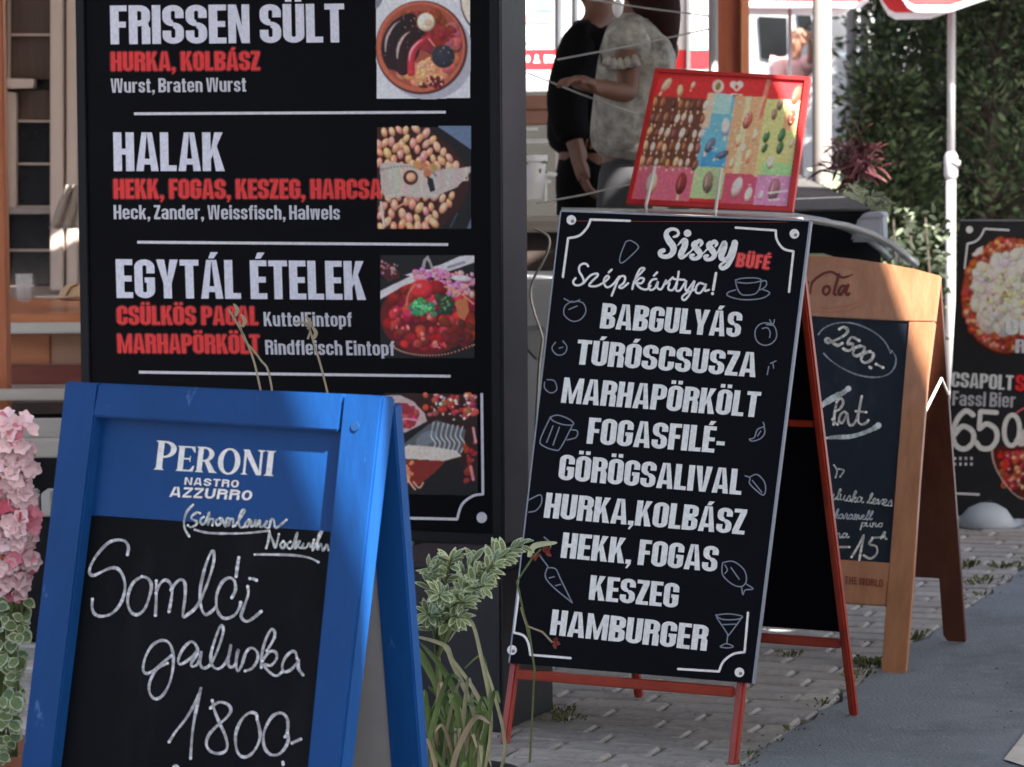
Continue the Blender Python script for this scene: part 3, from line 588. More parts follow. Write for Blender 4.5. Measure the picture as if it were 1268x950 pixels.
hw_(pr, 880, 570, 3.39, [[(145, 65), (165, 75), (165, 100), (215, 145), (230, 130), (225, 90), (195, 60), (165, 70)], [(175, 85), (215, 135)], [(50, 430), (50, 480), (90, 520), (130, 530), (150, 505), (140, 460), (95, 425), (50, 430)], [(60, 440), (70, 460), (60, 475)], [(130, 530), (135, 565), (145, 545), (178, 540), (150, 520)], [(85, 450), (120, 500)]], 1.5, IC)
hw_(pr, 880, 570, 3.39, [[(22, 650), (75, 645), (133, 655), (110, 668), (50, 668), (22, 652)], [(25, 660), (68, 725), (75, 735), (130, 662)], [(72, 730), (68, 770)], [(40, 782), (65, 770), (95, 782), (70, 788), (42, 784)], [(50, 690), (105, 688)]], 1.5, IC)
pr.build('printed_menu', siss)
# ================================================================== wooden sandwich board with chalk prices
C = apts((1106, 833), math.radians(24), 0.60, 0.48, (1165, 342), br_px=(1177, 797))
cf, cr = C['front'], C['rear']
wood = thing('sandwich_board', C['root'], 'honey coloured wooden sandwich board with chalk prices, dark red inside, behind the red framed one', 'sandwich board')
top_arc = [(872, 334), (900, 325), (940, 318.5), (985, 316), (1030, 317.5), (1062, 321), (1095, 326), (1132, 333), (1164, 341.5)]
slab('header_board', cf, top_arc + [(1157, 398.3), (1125, 398), (905, 386), (866, 384)], -0.018, 0.0, WOODL, wood, 0.002)
slab('stile', cf, [(1125, 398.3), (1157, 398.6), (1148, 470), (1138, 600), (1129, 735), (1121, 832), (1117, 835), (1094, 835), (1091, 831), (1097, 750)], -0.018, 0.0008, WOODL, wood, 0.002)
slab('stile', cf, [(866, 384.5), (905, 386.5), (862, 815), (835, 815)], -0.018, 0.0008, WOODL, wood, 0.002)
slab('rail', cf, [(868, 682), (1103, 697), (1097, 750), (860, 736)], -0.018, -0.0006, WOODL, wood, 0.002)
slab('writing_panel', cf, [(900, 384), (1128, 396.5), (1105, 699), (864, 684)], -0.013, -0.006, SLATE2, wood)
Lc = (C['mm'] - (C['BL'] + C['BR']) / 2).length; hc = C['w'] / 2
tp = Lc - .012
hc += .0; ex = .034
pts = [(-hc, .0), (-hc + .015, -.0), (-hc + .045, 0.0), (-hc + .055, .015), (-hc + .055, .165), (hc - .055, .165), (hc - .055, .015), (hc - .045, 0), (hc - .015, 0), (hc, .0), (hc, tp), (-hc, tp)]
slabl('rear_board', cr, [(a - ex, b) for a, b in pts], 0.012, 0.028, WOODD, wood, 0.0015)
cord = mat('white_cord', (0.6, 0.58, 0.55), 0.8)
a_ = cf.hit(1146, 513, -.012); b_ = cr.W(-hc + .01, .62, -.016)
mdl = (a_ + b_) / 2 + Vector((.012, .02, .055)); a_ = a_ + Vector((.004, 0, 0))
tube('strap', [P(1144, 513, a_.y + .02), P(1166, 469, mdl.y), P(1176, 492, b_.y - .02)], .0038, cord, wood, 6)
pr = Print(cf, 0.001)
BR_ = (88, 30, 24)
hw_(pr, 1010, 320, 5.94, [[(88, 205), (62, 215), (55, 250), (78, 268), (102, 240), (98, 210), (82, 205)], [(172, 120), (150, 190), (135, 255), (146, 268)], [(222, 205), (192, 205), (168, 245), (182, 268), (214, 225)], [(240, 196), (222, 250), (234, 268), (246, 260)]], 3.6, BR_)
hwv(1010, 320, 5.94, [[(-40, 260, 10), (-30, 190, 16), (0, 150, 18), (60, 110, 18), (120, 100, 18), (170, 130, 20), (210, 140, 18), (275, 118, 6)], [(-120, 250, 20), (-60, 180, 20), (-100, 160, 16), (-160, 200, 20), (-150, 270, 20), (-80, 280, 12)]], BR_)
for q in range(2): pr.ring(1010 + 60 / 5.94, 320 + 200 / 5.94, 55 + q * 8, 28 + q * 5, .7, (150, 92, 66), rot=4)
pr.build('printed_logo', wood); pr = Print(cf, 0.001)
text(pr, 'THE WORLD', (1046, 722.5), (1093, 727), (1046.3, 713.5), (96, 38, 30), gap=.18, W=.6, s=.16, h=.14)
pr.build('printed_slogan', wood)
pr = Print(cf, -0.0052); pr.chalk = True
CW = (206, 214, 230); CT = (140, 152, 168)
# ellipse and prices
pr.stroke(Z(1010, 320, 5.94, [(20, 560), (60, 515), (140, 480), (240, 473), (340, 498), (440, 550), (510, 615), (552, 695)]), 2.0, CT)
pr.stroke(Z(1010, 320, 5.94, [(560, 680), (590, 730), (580, 800), (530, 855), (440, 875), (320, 860), (200, 810), (110, 750), (60, 700)]), 2.0, CT)
hw_(pr, 1010, 320, 5.94, [[(175, 520), (205, 505), (235, 525), (220, 560), (150, 600), (90, 620), (72, 600), (95, 590), (130, 625), (165, 640), (195, 625)],
 [(320, 605), (265, 580), (235, 625), (270, 630), (272, 660), (240, 680), (205, 665)], [(330, 645), (290, 660), (275, 700), (300, 718), (345, 695), (360, 655), (330, 645)], [(400, 685), (355, 700), (335, 745), (365, 768), (410, 745), (425, 705), (400, 685)], [(398, 800), (406, 806)], [(445, 778), (495, 803)]], 3.9, CW)
pr.build('chalk_price', wood); pr = Print(cf, -0.0052); pr.chalk = True
hw_(pr, 1010, 460, 7.917, [[(60, 330), (190, 250), (260, 215), (320, 170)]], 7.5, (190, 200, 220))
hw_(pr, 1010, 460, 7.917, [[(215, 275), (190, 380), (175, 520)], [(205, 300), (250, 265), (270, 310), (235, 370), (190, 390)], [(165, 470), (190, 500), (215, 520)], [(310, 420), (280, 395), (240, 430), (230, 490), (265, 500), (310, 420), (320, 500), (350, 530), (400, 470), (452, 245)], [(452, 245), (430, 360), (415, 480), (450, 520), (500, 500), (515, 480)], [(395, 390), (495, 400)]], 3.3, CW)
hwv(1010, 460, 7.917, [[(100, 655, 30), (180, 645, 45), (330, 640, 42), (450, 610, 48), (560, 565, 60), (615, 530, 62)]], (190, 202, 226))
CUR = {'a': ([[(.5, .5), (.3, .62), (.08, .4), (.1, .08), (.32, .02), (.5, .3), (.55, .58), (.55, .15), (.72, .02), (.8, .1)]], .8), 'e': ([[(0, .1), (.3, .3), (.45, .5), (.3, .64), (.12, .4), (.2, .06), (.45, .02), (.65, .15)]], .62), 'l': ([[(0, .1), (.3, .6), (.42, 1.1), (.28, 1.2), (.18, .8), (.2, .15), (.35, .0), (.5, .15)]], .46),
 'u': ([[(.05, .6), (.05, .15), (.22, .0), (.45, .25), (.5, .6), (.5, .15), (.65, .0), (.78, .12)]], .76), 's': ([[(0, .05), (.3, .62), (.42, .4), (.42, .12), (.2, .0), (.08, .08)], [(.42, .05), (.55, .1)]], .55), 'k': ([[(0, .1), (.25, .6), (.38, 1.1), (.25, 1.2), (.14, .7), (.12, .0)], [(.12, .3), (.4, .6), (.42, .38), (.2, .3), (.45, .0), (.6, .1)]], .6),
 'v': ([[(.0, .5), (.12, .6), (.22, .05), (.45, .5), (.6, .6)]], .58), 'r': ([[(0, .1), (.15, .64), (.35, .55), (.32, .1), (.45, .0), (.55, .1)]], .54), 'n': ([[(.05, .6), (.08, .0)], [(.08, .3), (.25, .6), (.4, .5), (.42, .1), (.55, .0), (.65, .12)]], .64), 'm': ([[(.05, .6), (.06, .0)], [(.06, .3), (.2, .6), (.32, .5), (.33, .0)], [(.33, .3), (.48, .6), (.6, .5), (.62, .1), (.75, .0), (.85, .12)]], .84),
 'p': ([[(.08, .6), (.02, -.5)], [(.06, .3), (.28, .62), (.5, .35), (.3, .02), (.08, .12)]], .56), 'c': ([[(.5, .5), (.3, .62), (.08, .35), (.18, .04), (.4, .02), (.55, .14)]], .54), 'h': ([[(0, .1), (.25, .6), (.38, 1.1), (.25, 1.2), (.14, .7), (.1, .0)], [(.1, .3), (.3, .58), (.44, .45), (.44, .1), (.58, .0), (.66, .1)]], .64)}
def cursive(pr, st, bl, br, up, wd, col):
    x, q = 0, []
    for ch in st:
        if ch == ' ': x += .45; continue
        g, w_ = CUR[ch]; q += [[(x + a + random.uniform(-.03, .03), b + random.uniform(-.04, .04)) for a, b in s_] for s_ in g]; x += w_
    for s_ in q: pr.stroke([(bl[0] + (br[0] - bl[0]) * a / x + up[0] * b, bl[1] + (br[1] - bl[1]) * a / x + up[1] * b) for a, b in s_], wd, col)
random.seed(77)
hw_(pr, 1010, 560, 5.275, [[(120, 85), (140, 120), (130, 165)], [(150, 110), (185, 120), (160, 160)]], 2.2, (190, 200, 214))
cursive(pr, 'puluska leves', (1020, 617), (1104.5, 627), (2.2, -11), 1.7, (196, 206, 220))
cursive(pr, 'kakaramell', (1020, 641.5), (1079, 644), (2.2, -9.5), 1.6, (180, 190, 206))
cursive(pr, 'punc', (1066, 652), (1092, 652.5), (1.5, -7.5), 1.7, (196, 206, 220))
cursive(pr, 'na', (1034, 666), (1051, 666), (2, -9), 1.9, (190, 200, 216)); cursive(pr, 'h', (1090, 667), (1098, 668), (1.5, -7), 1.8, (196, 206, 220))
hw_(pr, 1010, 560, 5.275, [[(120, 620), (220, 620)], [(235, 685), (280, 610), (315, 540), (300, 620), (285, 705)], [(375, 560), (350, 600), (395, 615), (400, 660), (360, 695), (315, 675)], [(370, 560), (440, 555)]], 3.0, CW)
pr.build('chalk_writing', wood)
# ================================================================== tall menu cabinet
mR = P(622, 675, 7.2); mR.z = .0; dm = Vector((math.cos(math.radians(21.5)), -math.sin(math.radians(21.5)), 0)); mk = Vector((-dm.y, dm.x, 0))
zb = P(622, 675, 7.2).z; WM = 1.08; DM = .17; HT = 2.05
mf = Fr(mR + Vector((0, 0, zb)), dm, (0, 0, 1))
cab = thing('menu_cabinet', mR - dm * WM / 2 + mk * DM / 2, 'tall black outdoor menu case with photos of food behind the blue sandwich board', 'menu display')
slabl('case', mf, [(-WM, 0), (0, 0), (0, HT - zb), (-WM, HT - zb)], -DM, -0.012, CABG, cab, 0.004)
def lx(px, py): return mf.ab(mf.hit(px, py, 0))
fi = .024
slabl('door_frame', mf, [(-WM, 0), (0, 0), (0, fi), (-WM, fi)], -.012, 0, CABF, cab, .002)
slabl('door_frame', mf, [(-WM, HT - zb - fi), (0, HT - zb - fi), (0, HT - zb), (-WM, HT - zb)], -.012, 0, CABF, cab, .002)
slabl('door_frame', mf, [(-fi, fi), (0, fi), (0, HT - zb - fi), (-fi, HT - zb - fi)], -.012, 0, CABF, cab, .002)
slabl('door_frame', mf, [(-WM, fi), (-WM + fi, fi), (-WM + fi, HT - zb - fi), (-WM, HT - zb - fi)], -.012, 0, CABF, cab, .002)
slabl('poster', mf, [(-WM + fi, fi), (-fi, fi), (-fi, HT - zb - fi), (-WM + fi, HT - zb - fi)], -.0118, -.006, BLACKP, cab)
for a in (-WM + .08, -.1): beam('post', mf.W(a, -zb, -.1), mf.W(a, 0, -.1), .05, .05, CABG, cab, side=dm, bev=.003)
MW = (188, 190, 206); RD = (196, 44, 46); RG = (92, 10, 14)
pr = Print(mf, -.0055)
for st, bl, br, tl in (('FRISSEN SÜLT', (137, 55), (427, 52.5), (136, 7)), ('HALAK', (141, 212), (278, 212), (140, 164)), ('EGYTÁL ÉTELEK', (144.5, 369), (453, 371.5), (143, 321))):
    text(pr, st, bl, br, tl, MW, sp=.22)
for st, bl, br, tl in (('HURKA, KOLBÁSZ', (137.5, 88), (322, 87), (137, 64.5)), ('HEKK, FOGAS, KESZEG, HARCSA', (141, 246), (473, 246), (140.5, 222)), ('CSÜLKÖS PACAL', (145, 402), (320, 402.5), (144.5, 379)), ('MARHAPÖRKÖLT', (146, 437), (322, 438), (145, 413.5))):
    text(pr, st, bl, br, tl, RD, outline=RG, sp=.24)
for st, bl, br, tl in (('Wurst, Braten Wurst', (137.5, 115), (305, 113.5), (137, 97.5)), ('Heck, Zander, Weissfisch, Halwels', (141, 271.5), (421, 272), (140.5, 254)), ('KuttelEintopf', (327, 404), (436, 404.5), (326, 386.5)), ('Rindfleisch Eintopf', (329, 439), (489, 440.5), (328, 421))):
    text(pr, st, bl, br, tl, (172, 174, 184), gap=.09, sp=.2, s=.19, h=.15, lay=1)
pr.layer = 1
GL = (186, 186, 194)
for pts in ([(166, 141), (552, 139)], [(170, 300), (555, 303)], [(172, 461), (558, 466)], [(596.5, 487), (598, 612)], [(566, 643), (470, 641)], [(470, 641), (140, 634)]): pr.stroke(pts, 3.4, GL, smooth=False, caps=False)
pr.stroke([(598, 612), (585, 614.5), (572, 625), (566, 643)], 3.2, GL); pr.ell(596.5, 641, 6.5, 6.8, 0, (190, 190, 196), 18)
pr.build('printed_lettering', cab)
# ---- food pictures
def J(c, a=10): return tuple(max(0, min(255, v + random.uniform(-a, a))) for v in c)
def dabs(pr, n, reg, col, r0, r1, a=18, asp=.6, inside=None):
    for _ in range(n):
        x, y = random.uniform(reg[0], reg[2]), random.uniform(reg[1], reg[3])
        if inside and not inside(x, y): continue
        r = random.uniform(r0, r1); pr.ell(x, y, r, r * random.uniform(asp, 1), random.uniform(0, 180), J(col, a), 9, jit=.15)
random.seed(41)
pr = Raster(mf, -.0052, (465, -60, 583, 123)); pr.sh = 0
pr.poly([(465, -60), (582, -60), (582.5, 122), (466, 123)], (196, 198, 212)); pr.layer = 1
pr.ell(531, 68, 56, 56, 0, (160, 160, 172)); pr.layer = 2; pr.ell(522, 59, 57, 58, 0, (70, 34, 34)); pr.layer = 3
pr.ell(521, 58, 55, 56, 0, (176, 92, 68)); pr.layer = 4; pr.ell(522, 57, 51, 51.5, 0, (150, 72, 56)); pr.sh = .3; pr.layer = 5
R2 = lambda r: (lambda x, y: (x - 522) ** 2 + (y - 57) ** 2 < r * r)
dabs(pr, 90, (473, 8, 572, 60), (122, 40, 38), 5, 10, 18, inside=R2(43)); dabs(pr, 70, (478, 78, 572, 108), (206, 130, 96), 4, 8, 16, inside=R2(45)); dabs(pr, 60, (552, 20, 574, 90), (176, 84, 84), 4, 8, 18, inside=R2(47)); pr.layer = 6
pr.ell(497, 55, 24, 34, 14, (44, 12, 16)); pr.ell(540, 42, 17, 12, 0, (104, 22, 28)); dabs(pr, 30, (530, 32, 562, 54), (128, 30, 34), 3, 6, 16); pr.layer = 7
def saus(pts, wd, col, hi, hw2):
    pr.stroke(pts, wd, col); pr.layer += 1; q = crom(pts, 8)[5:-8]; pr.stroke([(x - wd * .28, y - wd * .1) for x, y in q], hw2, hi, smooth=False) if False else [pr.ops.append((pr.layer, 1, (x - wd * .27, y - wd * .12, hw2 * (.35 + .65 * math.sin(3.14 * i / len(q))) / 2 + .2,) * 1 + (hw2 * (.35 + .65 * math.sin(3.14 * i / len(q))) / 2 + .2, 0), hi, 0)) for i, (x, y) in enumerate(q)]; pr.layer += 1
saus([(508, 25), (494, 32), (484, 48), (482, 66), (486, 78)], 17, (30, 16, 22), (176, 164, 166), 3)
saus([(519, 38), (506, 45), (498, 58), (496, 74), (499, 86)], 15, (40, 16, 20), (182, 168, 164), 3.4)
saus([(531, 48), (521, 53), (512, 63), (509, 76), (509, 90)], 9, (178, 44, 58), (240, 150, 162), 2.6)
pr.sh = .5; pr.ell(549, 70, 14, 14, 20, (40, 42, 54)); pr.ell(527.5, 27.5, 11.2, 11.5, 0, (226, 204, 178)); pr.layer += 1; pr.sh = .2; pr.ell(530, 28, 4.5, 5, 0, (190, 164, 142)); pr.stroke([(531, 48), (538, 57)], 1.8, (206, 130, 120)); pr.sh = .4
dabs(pr, 70, (517, 72, 540, 97), (222, 156, 116), 1.8, 3.8, 20, inside=lambda x, y: abs(x - 528) < 4 + (y - 70) * .45); pr.layer += 1; dabs(pr, 26, (521, 96, 547, 107), (84, 14, 20), 2, 4, 16); pr.layer += 1; dabs(pr, 16, (520, 94, 548, 106), (216, 164, 140), 1, 2.2, 24)
dabs(pr, 60, (476, 12, 570, 106), (206, 120, 96), .5, 1.1, 60, inside=R2(49)); pr.sh = 0
pr.layer = 2; pr.poly([(570, -20), (582, -22), (582.3, 32), (575, 22), (571, 8)], (214, 196, 184)); pr.layer = 3; pr.stroke([(570, -4), (572, 12), (577, 24), (582, 31)], 1.8, (54, 40, 42)); pr.poly([(464, 0), (475, -2), (470, 8), (465, 12)], (112, 118, 124))
pr.build('food_photo', cab)
pr = Raster(mf, -.0052, (467, 156, 584, 284)); pr.sh = 0     # fish on roast potatoes
pr.poly([(467, 157), (584, 157), (584, 284), (467, 284)], (14, 14, 20)); pr.layer = 1; pr.poly([(467, 157), (527, 157), (560, 182), (583, 215), (575, 250), (545, 284), (467, 284)], (46, 10, 12)); pr.poly([(541, 156), (584, 156), (584, 186)], (92, 110, 138)); pr.layer = 2; pr.sh = .6
pts_ = []
for _ in range(4000):
    x, y = random.uniform(469, 566), random.uniform(159, 282)
    if x > 521 + (y - 158) * .95 or x > 584 - (y - 225) * .9 or 207 < y < 241: continue
    if any((x - a) ** 2 + ((y - b) * .8) ** 2 < 60 for a, b in pts_): continue
    pts_.append((x, y)); c = J((214, 146, 112), 16); r = random.uniform(6, 8); rt = random.uniform(50, 130); pr.ell(x, y, r, r * .62, rt, c); pr.layer = 3; pr.sh = 0; pr.ell(x - 1.4, y - 1.8, r * .35, r * .2, rt, J((238, 192, 160), 10)); pr.sh = .6; pr.layer = 2
pr.layer = 4; pr.sh = 0
pr.poly([(470, 203), (482, 200), (505, 203), (530, 206), (539, 213), (552, 209), (570, 208), (583, 206), (583, 213), (566, 232), (545, 241), (541, 246), (520, 245), (500, 243), (480, 247), (472, 238)], (176, 166, 160)); pr.layer = 5
for i in range(34): x = 474 + i * 3.1; pr.stroke([(x, 207 + random.uniform(0, 3)), (x + random.uniform(-1, 3), 222), (x + random.uniform(-3, 3), 238 - max(0, x - 545) * .5)], random.uniform(1, 2.4), J((186, 174, 164), 24))
pr.stroke([(472, 210), (500, 206), (530, 211), (540, 218)], 2, (120, 100, 92)); pr.stroke([(478, 243), (510, 239), (540, 242)], 2, (206, 186, 172)); dabs(pr, 20, (515, 203, 540, 216), (176, 120, 84), 2, 5, 18)
pr.layer = 6; pr.ell(508.5, 220, 9, 9, 0, (60, 20, 16)); pr.poly([(529, 218), (536, 222), (539, 236), (533, 238), (530, 228)], (22, 22, 26)); pr.layer = 7; pr.sh = .5; pr.ell(509, 219.5, 6.2, 6, 0, (214, 152, 122)); pr.sh = 0
pr.stroke([(558, 281), (566, 264)], 1.6, (64, 72, 88)); pr.poly([(578, 283), (584, 268), (584, 283)], (84, 96, 120)); pr.stroke([(472, 251), (474, 268), (476, 280)], 4, (180, 168, 158)); pr.stroke([(490, 258), (510, 246)], 2.4, (200, 140, 110)); pr.build('food_photo', cab)
pr = Raster(mf, -.0052, (471, 316, 588, 444)); pr.sh = 0     # stew bowl
pr.poly([(471, 316), (588, 316), (588, 444), (471, 444)], (13, 13, 19)); pr.layer = 1; pr.ell(529, 392, 58, 47, 0, (96, 14, 18)); pr.poly([(560, 360), (588, 362), (588, 420), (575, 432), (560, 420)], (90, 12, 16)); pr.layer = 2; pr.sh = .55
ins = lambda x, y: (x - 529) ** 2 / 54 ** 2 + (y - 390) ** 2 / 43 ** 2 < 1 or (x > 560 and 365 < y < 420)
dabs(pr, 130, (473, 352, 587, 434), (132, 20, 26), 4, 9, 22, inside=ins); pr.layer = 3; dabs(pr, 60, (473, 362, 575, 434), (186, 46, 54), 3, 7.5, 26, .45, inside=ins); pr.layer = 4; dabs(pr, 16, (486, 366, 548, 434), (226, 110, 116), 2, 5, 22, .4, inside=ins); dabs(pr, 24, (545, 398, 586, 430), (100, 26, 22), 3, 7, 16, inside=ins)
pr.layer = 5; pr.sh = 0; pr.poly([(471, 360), (508, 342), (500, 341), (521, 334), (545, 328), (570, 317), (588, 316), (588, 325), (545, 340), (515, 349), (500, 354), (471, 371)], (196, 192, 196)); pr.poly([(521, 334), (524, 322), (530, 316), (533, 322), (538, 334)], (150, 146, 150)); pr.layer = 6; pr.poly([(526, 334), (528, 322), (531, 325), (534, 334)], (26, 22, 26)); pr.stroke([(555, 331), (575, 325)], 3, (130, 132, 150)); pr.sh = .5
dabs(pr, 70, (512, 334, 556, 352), (206, 126, 158), 1.6, 4, 30); dabs(pr, 60, (553, 338, 588, 366), (206, 130, 156), 2, 5, 30); pr.layer = 7; pr.ell(575, 346, 9, 5, 10, (170, 80, 96)); pr.ell(572, 345, 14, 4, 5, (214, 190, 200)); pr.layer = 8
pr.sh = .7; pr.ell(541, 357, 12, 9, 20, (128, 14, 24)); pr.ell(522, 358.5, 15.5, 12, 0, (206, 40, 48)); pr.layer = 9; pr.sh = .3; dabs(pr, 44, (509, 372, 538, 389), (66, 132, 88), 2, 4.4, 26); dabs(pr, 44, (541, 366, 560, 388), (42, 62, 46), 2.4, 5, 20); pr.sh = .5; pr.poly([(563, 374), (578, 367), (581, 385), (575, 397), (567, 392)], (178, 104, 66)); pr.layer = 10; pr.sh = 0
pr.ell(519, 354, 3.2, 2.6, 0, (236, 120, 122)); dabs(pr, 26, (511, 374, 534, 387), (104, 190, 126), 1, 2.6, 18); dabs(pr, 12, (547, 366, 556, 384), (96, 160, 106), .9, 2.2, 18); pr.stroke([(551, 355), (568, 362), (586, 376)], 2.8, (214, 140, 116)); pr.stroke([(503, 378), (506, 364), (514, 352)], 2.4, (190, 130, 96))
pr.poly([(470, 325), (478, 323), (493, 335), (496, 344), (480, 349), (471, 338)], (66, 20, 22)); pr.layer = 11; dabs(pr, 24, (471, 324, 492, 340), (176, 140, 142), .8, 2, 30); pr.stroke([(484, 428), (500, 436), (525, 440), (555, 438), (587, 427)], 2.4, (214, 140, 122)); pr.build('food_photo', cab)
pr = Raster(mf, -.0052, (476, 486, 593, 614)); pr.sh = 0     # sliced meat on a board
pr.poly([(476, 486), (592, 488), (592, 614), (476, 612)], (13, 12, 17)); pr.layer = 1; pr.poly([(500, 487), (590, 489), (591, 596), (580, 590), (560, 560), (520, 520)], (40, 12, 14)); pr.layer = 2; pr.sh = .4
pr.poly([(478, 490), (495, 489), (512, 497), (526, 512), (529, 522), (502, 536), (478, 532)], (186, 164, 162)); pr.layer = 3; pr.poly([(480, 500), (503, 499), (520, 513), (513, 528), (484, 534)], (146, 40, 54)); dabs(pr, 16, (482, 504, 516, 528), (176, 60, 72), 2, 5, 26); pr.stroke([(484, 527), (500, 519), (518, 521)], 3, (228, 140, 156)); pr.layer = 4; pr.sh = 0
pr.poly([(492, 556), (530, 526), (541, 520), (577, 532), (570, 566), (545, 562), (505, 565)], (84, 90, 96)); pr.layer = 5; pr.ell(528, 543, 14, 8, -30, (112, 120, 128)); pr.layer = 6; pr.poly([(490, 559), (505, 551), (535, 553), (565, 558), (572, 565), (550, 571), (494, 568)], (206, 192, 182)); pr.poly([(492, 569), (552, 571), (540, 584), (517, 602), (500, 598)], (124, 34, 26))
for i in range(7): x = 537 + i * 6; pr.stroke([(x, 523 + i * .9), (x - 3, 540), (x + 2, 549), (x - 2, 560)], 1.8, (210, 206, 206))
pr.sh = .5; pr.layer = 7; dabs(pr, 46, (525, 489, 590, 515), (178, 62, 58), 2, 5.5, 40); pr.layer = 8; dabs(pr, 30, (530, 489, 590, 522), (232, 200, 196), 1, 3, 22, .35); dabs(pr, 14, (572, 545, 590, 597), (140, 30, 36), 2, 5, 26); dabs(pr, 24, (492, 572, 512, 600), (220, 130, 88), 1.2, 3.2, 22)
pr.sh = 0; pr.stroke([(500, 577), (506, 595), (514, 606)], 2.6, (222, 170, 146)); pr.stroke([(512, 597), (519, 604), (524, 598)], 2.4, (214, 160, 130)); pr.stroke([(583, 578), (586, 594)], 4, (232, 120, 130)); pr.stroke([(586, 530), (589, 548)], 3, (222, 150, 150)); pr.build('food_photo', cab)
# ================================================================== beer poster stand (right edge)
pl = G(1181, 652); dp = Vector((math.cos(math.radians(27)), -math.sin(math.radians(27)), 0)); bk = Vector((-dp.y, dp.x, 0))
pf = Fr(pl, dp, (bk * .16 + Vector((0, 0, 1))))
beer = thing('poster_stand', pl + dp * .31 + bk * .15, 'black poster board with a round cheese topped flatbread photo and the price 650', 'poster board')
a0, b0 = pf.ab(pf.hit(1193, 274, 0)); a1, _ = pf.ab(pf.hit(1181, 652))
ptop = b0; WP = .62
slabl('poster_panel', pf, [(a0 - .012, .035), (WP, .035), (WP, ptop), (a0 - .012, ptop)], -.012, 0, mat('black_print_matte', (0.016, 0.017, 0.021), .5, var=.25, vs=5), beer, .001)
slabl('edge_strip', pf, [(a0 - .01, ptop), (WP, ptop), (WP, ptop + .006), (a0 - .01, ptop + .006)], -.014, .002, SILV, beer)
for q in (0.03, WP - .03): beam('rear_leg', pl + dp * q + bk * .34, pf.W(q, ptop - .01, -.02), .02, .02, CABF, beer, side=dp)
for q in (0.03, WP - .03): beam('front_leg', pl + dp * q, pf.W(q, .04, -.006), .02, .01, CABF, beer, side=dp)
pr = Print(pf, .0006)
DG = (196, 196, 200)
pr.stroke([(1249, 285), (1219, 283.5)], 2.6, DG, smooth=False); pr.stroke([(1219, 283.5), (1215, 292), (1208, 299), (1198, 302)], 2.6, DG); pr.stroke([(1198, 302), (1194.5, 332)], 2.6, DG, smooth=False); pr.ell(1200.5, 284.5, 4.4, 4.6, 0, (206, 206, 210), 16)
pr.build('printed_border', beer)
pr = Raster(pf, .0007, (1184, 288, 1312, 444)); pr.sh = 0; pr.ell(1248, 366, 60, 74.5, 4, (70, 22, 16)); pr.layer = 1; pr.ell(1249, 366, 58, 71, 4, (150, 70, 44)); pr.sh = .5; pr.layer = 2
def ang(n, r0, r1, col, a, s0, s1):
    for _ in range(n):
        t = random.uniform(0, 6.283); r = random.uniform(r0, r1); s = random.uniform(s0, s1)
        pr.ell(1248 + 57 * r * math.cos(t), 365 + 70 * r * math.sin(t), s, s * random.uniform(.5, 1), random.uniform(0, 180), J(col, a), 9, jit=.2)
ang(120, .76, .98, (158, 70, 46), 22, 4, 8); ang(60, .80, .97, (206, 140, 104), 20, 2, 4.5); ang(24, .78, .95, (110, 34, 26), 18, 1.5, 3.5); pr.layer = 3; pr.sh = .25
ang(150, 0, .74, (196, 188, 180), 10, 8, 13); pr.layer = 4; ang(110, 0, .77, (206, 198, 190), 12, 4, 8); pr.layer = 5; ang(26, 0, .66, (158, 146, 134), 12, 1.6, 4); ang(26, 0, .4, (200, 202, 160), 10, 2, 5); ang(10, 0, .6, (164, 122, 96), 14, 1.4, 3)
pr.sh = 0; pr.poly([(1203, 316), (1210, 307), (1218, 304), (1216, 313), (1208, 318)], (210, 204, 200)); pr.build('food_photo', beer)
pr = Print(pf, .0012)

text(pr, 'OI', (1245, 414), (1269, 415), (1245.5, 395), (200, 204, 214), lay=6)
text(pr, 'R', (1257, 437), (1270, 437.5), (1257.5, 420), (186, 188, 196), lay=6)
pr.build('printed_title', beer); pr = Print(pf, .0012)
text(pr, 'CSAPOLT', (1177.5, 479), (1254.5, 483.5), (1178.5, 460.5), (198, 202, 212), lay=1)
text(pr, 'S', (1257, 484), (1269, 484.6), (1258, 464), (206, 44, 52), lay=1, outline=(92, 14, 18))
text(pr, 'Fassl Bier', (1179, 502), (1257, 505), (1180, 484), (168, 170, 178), gap=.09, s=.19, h=.15)
pr.build('printed_heading', beer); pr = Print(pf, .0012)
pr.layer = 1; PW = (204, 206, 216)
pr.stroke([(1205, 514), (1196, 509), (1185, 520), (1180, 538), (1184, 552), (1195, 556), (1205, 547), (1204, 534), (1192, 528), (1182, 538)], 6.5, PW)
pr.stroke([(1234, 511), (1215, 509.5)], 6, PW, smooth=False); pr.stroke([(1214, 510), (1212.5, 530)], 6, PW, smooth=False); pr.stroke([(1213, 531), (1222, 525), (1233, 532), (1234, 545), (1226, 555), (1215, 555), (1209, 548)], 6.5, PW)
pr.ring(1253, 533, 9.5, 19, 6, PW, rot=3)
for j in range(2):
    for i in range(4): pr.poly([(1181 + i * 6.8, 566 + j * 7), (1184 + i * 6.8, 566 + j * 7), (1184 + i * 6.8, 569.6 + j * 7), (1181 + i * 6.8, 569.6 + j * 7)], DG)
pr.stroke([(1182, 611), (1212, 612.5)], 2.8, DG, smooth=False)
pr.build('printed_menu', beer)
pr = Raster(pf, .0007, (1225, 500, 1312, 630)); pr.sh = 0; pr.poly([(1228, 556), (1252, 548), (1300, 550), (1300, 622), (1266, 618), (1245, 598), (1232, 575)], (84, 26, 20)); pr.layer = 1; pr.sh = .5; dabs(pr, 40, (1238, 560, 1268, 604), (166, 60, 42), 2.5, 6, 34); dabs(pr, 14, (1246, 560, 1268, 604), (232, 160, 126), 1.5, 4, 24); pr.layer = 2; pr.sh = 0
